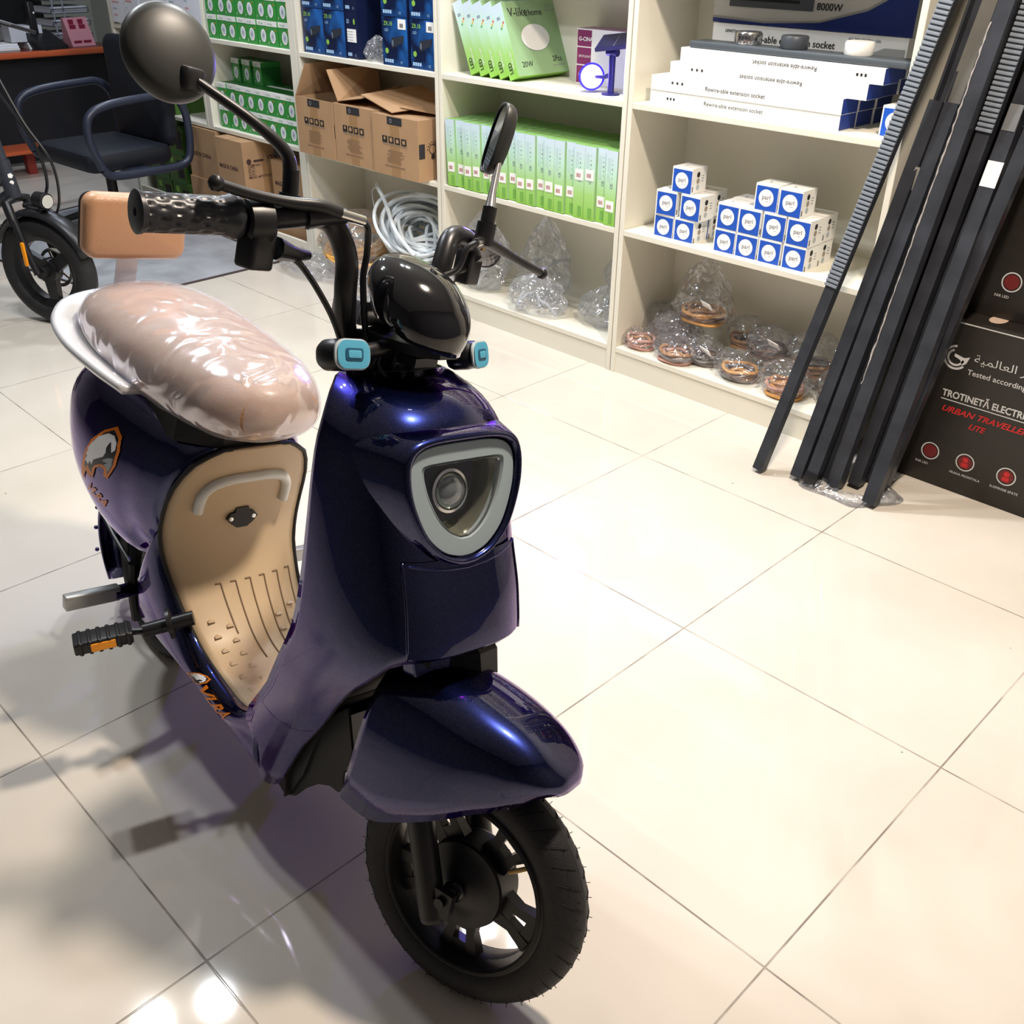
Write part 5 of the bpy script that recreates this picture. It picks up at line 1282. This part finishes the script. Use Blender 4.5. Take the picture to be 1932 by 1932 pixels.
# front wheel, fork, fender (steered)
ewheel(ST,(0,0,RW),RW,.066)
for sd in (-1,1):
    g=GS(); g.cyl((-.012,sd*.066,.150),(-.085,sd*.066,.325),.0195,matte,20); g.lathe((-.012,sd*.066,.150),(.385,0,-.923),[(.0195,0),(.0185,.006),(.010,.010),(0,.010)],matte,20); g.cyl((-.085,sd*.066,.325),(-.125,sd*.066,.43),.0125,matte,16); g.obj('fork_leg',scooter)
    g=GS(); g.cyl((0,sd*.036,RW),(0,sd*.082,RW),.008,matte,14); g.box((-.020,sd*.070-.006,RW-.025),(.016,sd*.070+.006,RW+.016),matte); g.obj('axle_clamp',scooter)
def fender_sec(t):
    """t 0 (front tip) .. 1 (rear) -> list of points across"""
    tab=[(0,.114,.402,.030,.020),(.08,.104,.423,.050,.050),(.22,.075,.445,.067,.087),(.38,.038,.461,.078,.124),(.55,-.008,.472,.089,.163),(.72,-.060,.480,.093,.200),(.86,-.115,.482,.093,.227),(1,-.174,.474,.089,.216)]
    f,u,w,drop=cr(tab,t); row=[]
    for k in range(-12,13):
        a=k/12; s=abs(a)
        y=math.copysign(w*min(1,math.sin(min(1,s*1.25)*PI/2))**.9,a) if k else 0
        # sides hang down
        z=u-drop*(s**2.6); x=f-.020*(s**3)*(1-t)-.015*s**3
        row.append(V((x,y*(1+.03*s),z)))
    return row
g=GS(); g.loft([fender_sec(i/28) for i in range(29)],pt,False); g.obj('front_fender',scooter,solid=.0035,angle=0)
g=GS(); g.loft([[V((f,y,u)) for y,u in ((-.055,u0),(-.05,u1),(0,u1+.012),(.05,u1),(.055,u0))] for f,u0,u1 in ((-.115,.490,.53),(-.14,.50,.58),(-.19,.52,.64))],under,False); g.obj('fork_shroud',scooter,solid=.004)
g=GS(); g.loft([[V(p) for p in r_] for r_ in ([(-.110,-.015,.462),(-.118,-.012,.500),(-.130,.0,.52),(-.150,0,.52),(-.150,-.01,.462)],[(-.070,.02,.470),(-.082,.02,.505),(-.10,.02,.52),(-.14,.02,.52),(-.14,.02,.462)],[(-.070,.065,.462),(-.084,.068,.500),(-.10,.07,.515),(-.14,.07,.515),(-.14,.065,.455)],[(-.088,.090,.462),(-.095,.092,.488),(-.11,.092,.50),(-.14,.09,.50),(-.14,.09,.455)])],under,True,True,False); g.obj('brake_hose_guide',scooter)
g=GS(); g.lathe((0,0,0),(0,0,1),[(0,0)],under,3) if False else g.cyl((-.15,0,.50),(-.345,0,.90),.019,matte,16); g.obj('steering_column',scooter)
for f,u in ((-.150,.50),): 
    g=GS(); g.rbox((f-.02,-.06,u-.012),(f+.02,.06,u+.012),matte,r=.008); g.obj('fork_crown',scooter)
g=GS(); g.prism([(-.142,-.064,.512),(-.112,-.004,.512),(-.104,-.010,.465),(-.116,-.050,.432)],(-.03,0,.008),pt); g.obj('fender_neck',scooter,bevel=.004)
# handlebar
g=GS(); bar=[(-.345,0,.862),(-.345,-.035,.868),(-.345,-.068,.895),(-.336,-.092,.945),(-.335,-.103,.990),(-.345,-.124,1.026),(-.352,-.155,1.034),(-.362,-.20,1.026),(-.382,-.235,1.018),(-.415,-.335,1.006)]
full=[V(p) for p in bar]; full=[V((p.x,-p.y,p.z)) for p in reversed(full[1:])]+full
full=smooth_path(full,6); g.tube(full,.0148,matte,16); g.obj('handlebar',scooter)
for sd in (-1,1):
    a=V((-.388,sd*.243,1.017)); b_=V((-.424,sd*.352,1.004)); d=(b_-a).normalized(); L_=(b_-a).length
    g=GS(); prof=[(.0150,-.004),(.0245,-.003),(.026,.000),(.026,.006),(.0235,.010),(.0225,.016)]
    seg=64; x,y,z=basis(d); rings=[]
    for r_,h in prof: rings.append([a+z*h+(x*math.cos(t)+y*math.sin(t))*r_ for t in [2*PI*q/seg for q in range(seg)]])
    n=72
    for i in range(n+1):
        h=.018+(L_-.024)*i/n; rings.append([])
        for q in range(seg):
            t=2*PI*q/seg; r_=.0218-.0017*max(0,math.sin(13*t)*math.sin(PI*h/.0165)*(1 if h<L_-.008 else 0)); rings[-1].append(a+z*h+(x*math.cos(t)+y*math.sin(t))*r_)
    for r_,h in ((.0235,L_-.005),(.0240,L_-.001),(.0225,L_),(.005,L_),(.004,L_-.006)): rings.append([a+z*h+(x*math.cos(t)+y*math.sin(t))*r_ for t in [2*PI*q/seg for q in range(seg)]])
    g.loft(rings,mat('grip_rubber',(.030,.032,.038),.36),True,True); g.obj('grip',scooter)
    # switch housing
    g=GS(); c=V((-.370,sd*.222,1.017)); g.lathe(c-d*.012,d,[(.016,0),(.024,.002),(.025,.018),(.024,.030),(.016,.032)],black,24)
    g.rbox((c.x-.016,c.y-.020,.962),(c.x+.016,c.y+.018,1.014),black,r=.007,axis=2)
    if sd<0: g.tube([(c.x+.012,c.y+.02,.99),(c.x+.015,c.y+.05,.985),(c.x+.012,c.y+.075,.985)],[.014,.009,.006],black,10)
    g.obj('switch_housing',scooter)
    # brake lever
    g=GS()
    if sd<0: P_=[(-.332,-.135,1.043),(-.338,-.165,1.047),(-.350,-.20,1.045),(-.364,-.245,1.046),(-.377,-.288,1.051)]
    else: P_=[(-.318,.165,1.036),(-.318,.20,1.030),(-.312,.24,1.020),(-.300,.285,1.008),(-.296,.322,1.000)]
    g.tube(smooth_path(P_,5),[.0100-.0035*min(1,i/12) for i in range(21)],black,10); g.ball(P_[-1],.0095,black,12); g.obj('brake_lever',scooter)
    g=GS(); q=V(P_[0]); g.tube([(q.x-.018,q.y+sd*.035,q.z-.012),(q.x-.008,q.y+sd*.012,q.z-.006),(q.x+.002,q.y-sd*.012,q.z-.002)],[.015,.012,.009],black,10); g.obj('lever_bracket',scooter)
    g=GS(); e_=q+V((.005,-sd*.012,.0)); g.cyl(q+V((.001,sd*.004,0)),e_+V((.008,-sd*.022,-.004)),.0065,mat('bright_adjuster',(.85,.83,.78),.2,1.),12); g.obj('cable_adjuster',scooter)
    # cables
    g=GS(); s0=e_+V((.008,-sd*.022,-.004)); g.tube(smooth_path([s0,(s0.x-.003,s0.y-sd*.014,s0.z-.010),(s0.x-.006,s0.y-sd*.024,s0.z-.040),(-.326,sd*.074,.965),(-.322,sd*.058,.905),(-.318,sd*.044,.860),(-.315,sd*.035,.830)]),.0045,black,8); g.obj('brake_cable',scooter)
    g=GS(); g.tube(smooth_path([(-.360,sd*.20,.985),(-.352,sd*.165,.975),(-.330,sd*.125,.925),(-.330,sd*.085,.875),(-.335,sd*.05,.83)]),.0042,black,8); g.obj('switch_cable',scooter)
# right mirror
g=GS(); g.cyl((-.385,-.165,1.030),(-.385,-.165,1.052),.013,black,16); g.cyl((-.385,-.165,1.052),(-.386,-.168,1.080),.010,black,16); g.tube(smooth_path([(-.386,-.168,1.075),(-.390,-.178,1.098),(-.412,-.212,1.122),(-.455,-.262,1.150)],6),[.009-.0035*i/18 for i in range(19)],black,10); g.obj('mirror_stem',scooter)
def mirror(c,n,R_,sx=1.,name='mirror_head',square=2.):
    x,y,z=basis(n); g=GS(); c=V(c); seg=48; rings=[]
    for r_,h in ((.02,.0195),(.15,.0194),(.3,.0189),(.5,.0175),(.78,.014),(.93,.009),(.99,.003),(1.0,-.003),(.985,-.007),(.93,-.007),(.92,-.0055)):
        ring=[]
        for k in range(seg):
            t=2*PI*k/seg; e=(abs(math.cos(t))**square+abs(math.sin(t))**square)**(-1/square)
            ring.append(c+z*h+(x*math.cos(t)*e*sx+y*math.sin(t)*e)*R_*r_)
        rings.append(ring)
    g.loft(rings,mat('mirror_shell',(.030,.032,.030),.42),True,False); g.poly(rings[0],mat('mirror_shell',(.03,.03,.03)),True); g.obj(name,scooter,angle=0)
    g=GS(); g.poly([p+z*.0008 for p in reversed(rings[-1])],mat('mirror_glass',(.75,.78,.80),.02,1.)); g.obj('mirror_glass',scooter)
mirror((-.487,-.278,1.173),(.72,-.22,.30),.0545)
g=GS(); g.rbox((-.474,-.282,1.138),(-.452,-.250,1.164),black,r=.008); g.obj('mirror_joint',scooter)
g=GS(); g.cyl((-.318,.170,1.030),(-.318,.170,1.062),.0145,black,16); g.cyl((-.318,.170,1.062),(-.319,.171,1.084),.0105,black,16); g.cyl((-.3195,.170,1.022),(-.318,.170,1.032),.006,mat('brass_valve',(.45,.30,.12),.3,.9),10); g.tube([(-.319,.171,1.082),(-.328,.182,1.108),(-.340,.200,1.148)],[.008,.0052,.005],chrome,10); g.obj('mirror_stem',scooter)
mirror((-.358,.212,1.178),(.66,.72,-.12),.052,.62,square=3.0)
# cowl (instrument pod)
g=GS(); rings=[]
CW=[(.905,-.305,-.212,.054),(.922,-.335,-.206,.065),(.945,-.350,-.211,.069),(.966,-.358,-.226,.066),(.984,-.357,-.247,.055),(.997,-.350,-.275,.036),(1.003,-.338,-.305,.014)]
for i in range(19):
    u=.905+(1.003-.905)*i/18; fb,ff,w=cr(CW,u); c_=(fb+ff)/2; h=(ff-fb)/2; ring=[]
    for k in range(40):
        a=2*PI*k/40; co=math.cos(a); si=math.sin(a); nose=1-.38*max(0,co)**2
        ring.append(V((c_+h*math.copysign(abs(co)**.9,co),w*math.copysign(abs(si)**.85,si)*nose,u-(.012*co if i<3 else 0)*(1-i/3) )))
    rings.append(ring)
g.loft(rings,blackg,True,True); g.obj('instrument_cowl',scooter,angle=0)
g=GS(); g.rbox((-.40,-.045,.90),(-.34,.045,.935),mat('display_rim',(.5,.5,.52),.25,.6),r=.01); g.obj('display_panel',scooter,label='silver edged display behind the cowl')
g=GS(); g.prism([(-.345,-.045,.884),(-.345,.045,.884),(-.245,.040,.886),(-.222,.02,.888),(-.222,-.02,.888),(-.245,-.040,.886)],(0,0,.013),black); g.prism([(-.335,-.03,.868),(-.335,.03,.868),(-.255,.025,.868),(-.255,-.025,.868)],(0,0,.012),matte); g.obj('headset_bracket',scooter)
# turn signals
sigb=mat('signal_blue_film',(.10,.42,.62),.22,coat=.6); sigc=mat('signal_clear',(.50,.58,.62),.18,coat=.6)
for sd,c in ((-1,V((-.285,-.120,.880))),(1,V((-.252,.120,.884)))):
    x=V((.92,sd*.18,.30)).normalized(); xx,yy,zz_=basis(x)   # xx lateral, yy up
    g=GS(); M_=Matrix((xx,yy,zz_)).transposed().to_4x4(); M_=M_@Matrix.Scale(1.22,4); M_.translation=c; g.X=ST@M_
    g.rbox((-.0235,-.0165,-.036),(.0235,.0165,-.002),black,r=.014,axis=2,seg=6); g.obj('turn_signal',scooter)
    g=G(); g.X=ST@M_; g.rbox((-.023,-.016,-.002),(.023,.016,.003),sigc,r=.013,axis=2,seg=6); g.rbox((-.021,-.0145,.003),(.021,.0145,.0038),sigb,r=.011,axis=2,seg=6)
    g.rbox((-.0115,-.0065,.0036),(.0115,.0065,.0048),mat('signal_dark',(.02,.10,.18),.25),r=.003,axis=2); g.rbox((-.0085,-.004,.0046),(.0085,.004,.0056),sigb,r=.002,axis=2); g.obj('signal_lens',scooter,label='signal lens under blue protective film')
    g=GS(); g.tube([c-x*.018+V((0,-sd*.018,0)),(-.290,sd*.07,.884),(-.300,sd*.03,.884)],.0105,black,12); g.obj('signal_stalk',scooter)
# cables under the bracket
g=GS()
for i,(y,f2,dz) in enumerate(((-.035,-.285,0),(-.022,-.30,0),(-.008,-.27,0),(.008,-.295,0),(.020,-.262,0),(.036,-.28,0),(-.045,-.31,0))):
    g.tube(smooth_path([(-.30+.01*(i%3),y*1.1,.885),(-.300+.012*(i%2),y*1.3,.860),(f2,y*.9,.835),(f2-.02,y*.6,.80)]),.0042,black,7)
g.obj('cable_bundle',scooter)
# seat ------------------------------------------------------------
tanl=mat('tan_leather',(.40,.225,.125),.42,bump=.12,bscale=260)
ST_=[(-.586,.662,.698,.028),(-.606,.637,.728,.074),(-.665,.620,.748,.106),(-.75,.614,.760,.124),(-.86,.616,.766,.136),(-.97,.627,.770,.142),(-1.07,.645,.772,.139),(-1.15,.662,.766,.120),(-1.205,.688,.748,.068)]
def seat_rings(off,n=34,ns=34,seed=None,amp=0.):
    rr=random.Random(seed or 1); rs=[]
    for i in range(ns+1):
        f=-(.586+(1.205-.586)*i/ns); bt,tp,w=cr([(-a,b,c,d) for a,b,c,d in ST_],-f); cz=bt+(tp-bt)*.42; ring=[]
        for k in range(n):
            a=2*PI*k/n; c=math.cos(a); s=math.sin(a); h=(tp-cz) if s>0 else (cz-bt)
            q=1+(amp*(math.sin(7*a+f*40)+math.sin(f*90+a*3)+rr.uniform(-1,1)) if amp else 0)
            ring.append(V((f+(off if i==0 else -off if i==ns else 0),(w+off)*q*math.copysign(abs(c)**.82,c),cz+(h+off)*q*math.copysign(abs(s)**.86,s))))
        rs.append(ring)
    return rs
g=G(); g.loft(seat_rings(0),tanl,True,True); seat=g.obj('seat',scooter,angle=0,label='tan leather seat')
seatfilm=film('seat_wrap',.22,.34,12,.7,col=(.96,.94,1.),rough=.16,dist=.018)
g=G(); g.loft(seat_rings(.0045,44,44,3,.006),seatfilm,True,True); g.obj('plastic_cover',seat,angle=0,subsurf=1,label='wrinkled clear plastic wrapped over the seat')
wpl=mat('white_metal',(.72,.73,.76),.25,.3,coat=.4)
g=G(); mid=smooth_path([(-.86,-.140,.650),(-.94,-.158,.664),(-1.05,-.168,.680),(-1.15,-.150,.696),(-1.225,-.095,.708),(-1.258,0,.714),(-1.225,.095,.708),(-1.15,.150,.696),(-1.05,.168,.680),(-.94,.158,.664),(-.86,.140,.650)],6); rings=[]
cc=V((-1.0,0,.67))
for i,p in enumerate(mid):
    t=(mid[min(i+1,len(mid)-1)]-mid[max(i-1,0)]).normalized(); o=t.cross(V((0,0,1))).normalized(); o=o if o.dot(p-cc)>0 else -o; w=.018
    rings.append([p+o*w*1.1+V((0,0,.012)),p+o*w*1.3+V((0,0,.004)),p+o*w*1.1-V((0,0,.004)),p-o*w*1.6-V((0,0,.010)),p-o*w*1.6-V((0,0,.003)),p+o*w*.7+V((0,0,.013))])
g.loft(rings,wpl,True,True); g.obj('grab_rail',scooter,angle=0,label='white curved rail around the rear of the seat')
g=G(); pp=smooth_path([(-1.13,0,.655),(-1.20,0,.690),(-1.235,0,.725),(-1.225,0,.775),(-1.212,0,.83)],6); g.loft([[p+V((0,.021,0)),p+V((-.004,.021,.003)),p+V((-.004,-.021,.003)),p+V((0,-.021,0))] for p in pp],wpl,True,True); g.obj('backrest_bracket',scooter)
g=G(); g.X=Matrix.Translation((-1.190,0,.866))@Matrix.Rotation(.10,4,'Y')@Matrix.Rotation(.0,4,'X'); g.rbox((-.020,-.100,-.062),(.022,.100,.062),mat('tan_leather_pad',(.45,.25,.14),.38,bump=.10,bscale=260),r=.024,axis=0,seg=6); g.obj('backrest_pad',scooter,label='tan leather backrest pad',angle=0)
g=G(); g.X=Matrix.Translation((-1.212,0,.866))@Matrix.Rotation(.10,4,'Y'); g.rbox((-.004,-.098,-.060),(.003,.098,.060),black,r=.022,axis=0,seg=5); g.obj('backrest_plate',scooter)
g=G(); g.loft([[V((-.80-.12*a_,w*y,z)) for a_,y in ((-1,-.5),(-1,.5),(-.5,1),(.5,1),(1,.5),(1,-.5),(.5,-1),(-.5,-1))] for z,w in ((.60,.12),(.655,.11))],under,True,False,False); g.obj('seat_hinge_base',scooter)
# side stand on the far side
g=G(); g.tube([(-.62,.09,.17),(-.64,.17,.09),(-.66,.235,.046)],[.011,.010,.009],matte,10); g.rbox((-.69,.225,.038),(-.64,.255,.050),matte,r=.006); g.obj('side_stand',scooter)
# folded front-left details: key switch behind shield, decorative logo on the cowl
g=GS(); 
for i,(dx,dz) in enumerate(((0,0),(.002,.004),(-.002,.003),(0,.007))): g.ball((-.2385+dx*.3,-.050,.928+dz),.0026,white,8)
g.obj('cowl_emblem',scooter,label='small white emblem on the cowl')

# sub-parts: hang small pieces under the part they belong to (all share the scooter frame)
SUB={'mirror_glass':'mirror_head','mirror_joint':'mirror_stem','signal_lens':'turn_signal','signal_stalk':'turn_signal','pedal_reflector':'pedal','light_ring':'headlight_housing','lens_rim':'headlight_housing','reflector':'headlight_housing','projector_mount':'headlight_housing','projector_lens':'headlight_housing','headlight_glass':'headlight_housing','socket_screw':'charge_socket','tire_valve':'wheel_rim','axle_nut':'wheel_rim','cable_adjuster':'brake_lever','lever_bracket':'brake_lever','pedal_flange':'pedal_spindle','cowl_lettering':'instrument_cowl','cowl_emblem':'instrument_cowl','eagle_decal':'rear_shell','skirt_decal':'side_skirt','floor_rib':'floorboard','grip_stud':'floorboard','hatch_line':'floorboard','floor_screw':'floorboard','mudguard_bolt':'rear_mudguard'}
last={}; firsts={}
for o in CREATED:
    if not o or o.parent!=scooter: continue
    bname=o.name.split('.')[0]
    if bname in SUB:
        o.parent=firsts['side_skirt'] if bname=='skirt_decal' else last[SUB[bname]]
    else:
        last[bname]=o; firsts.setdefault(bname,o)
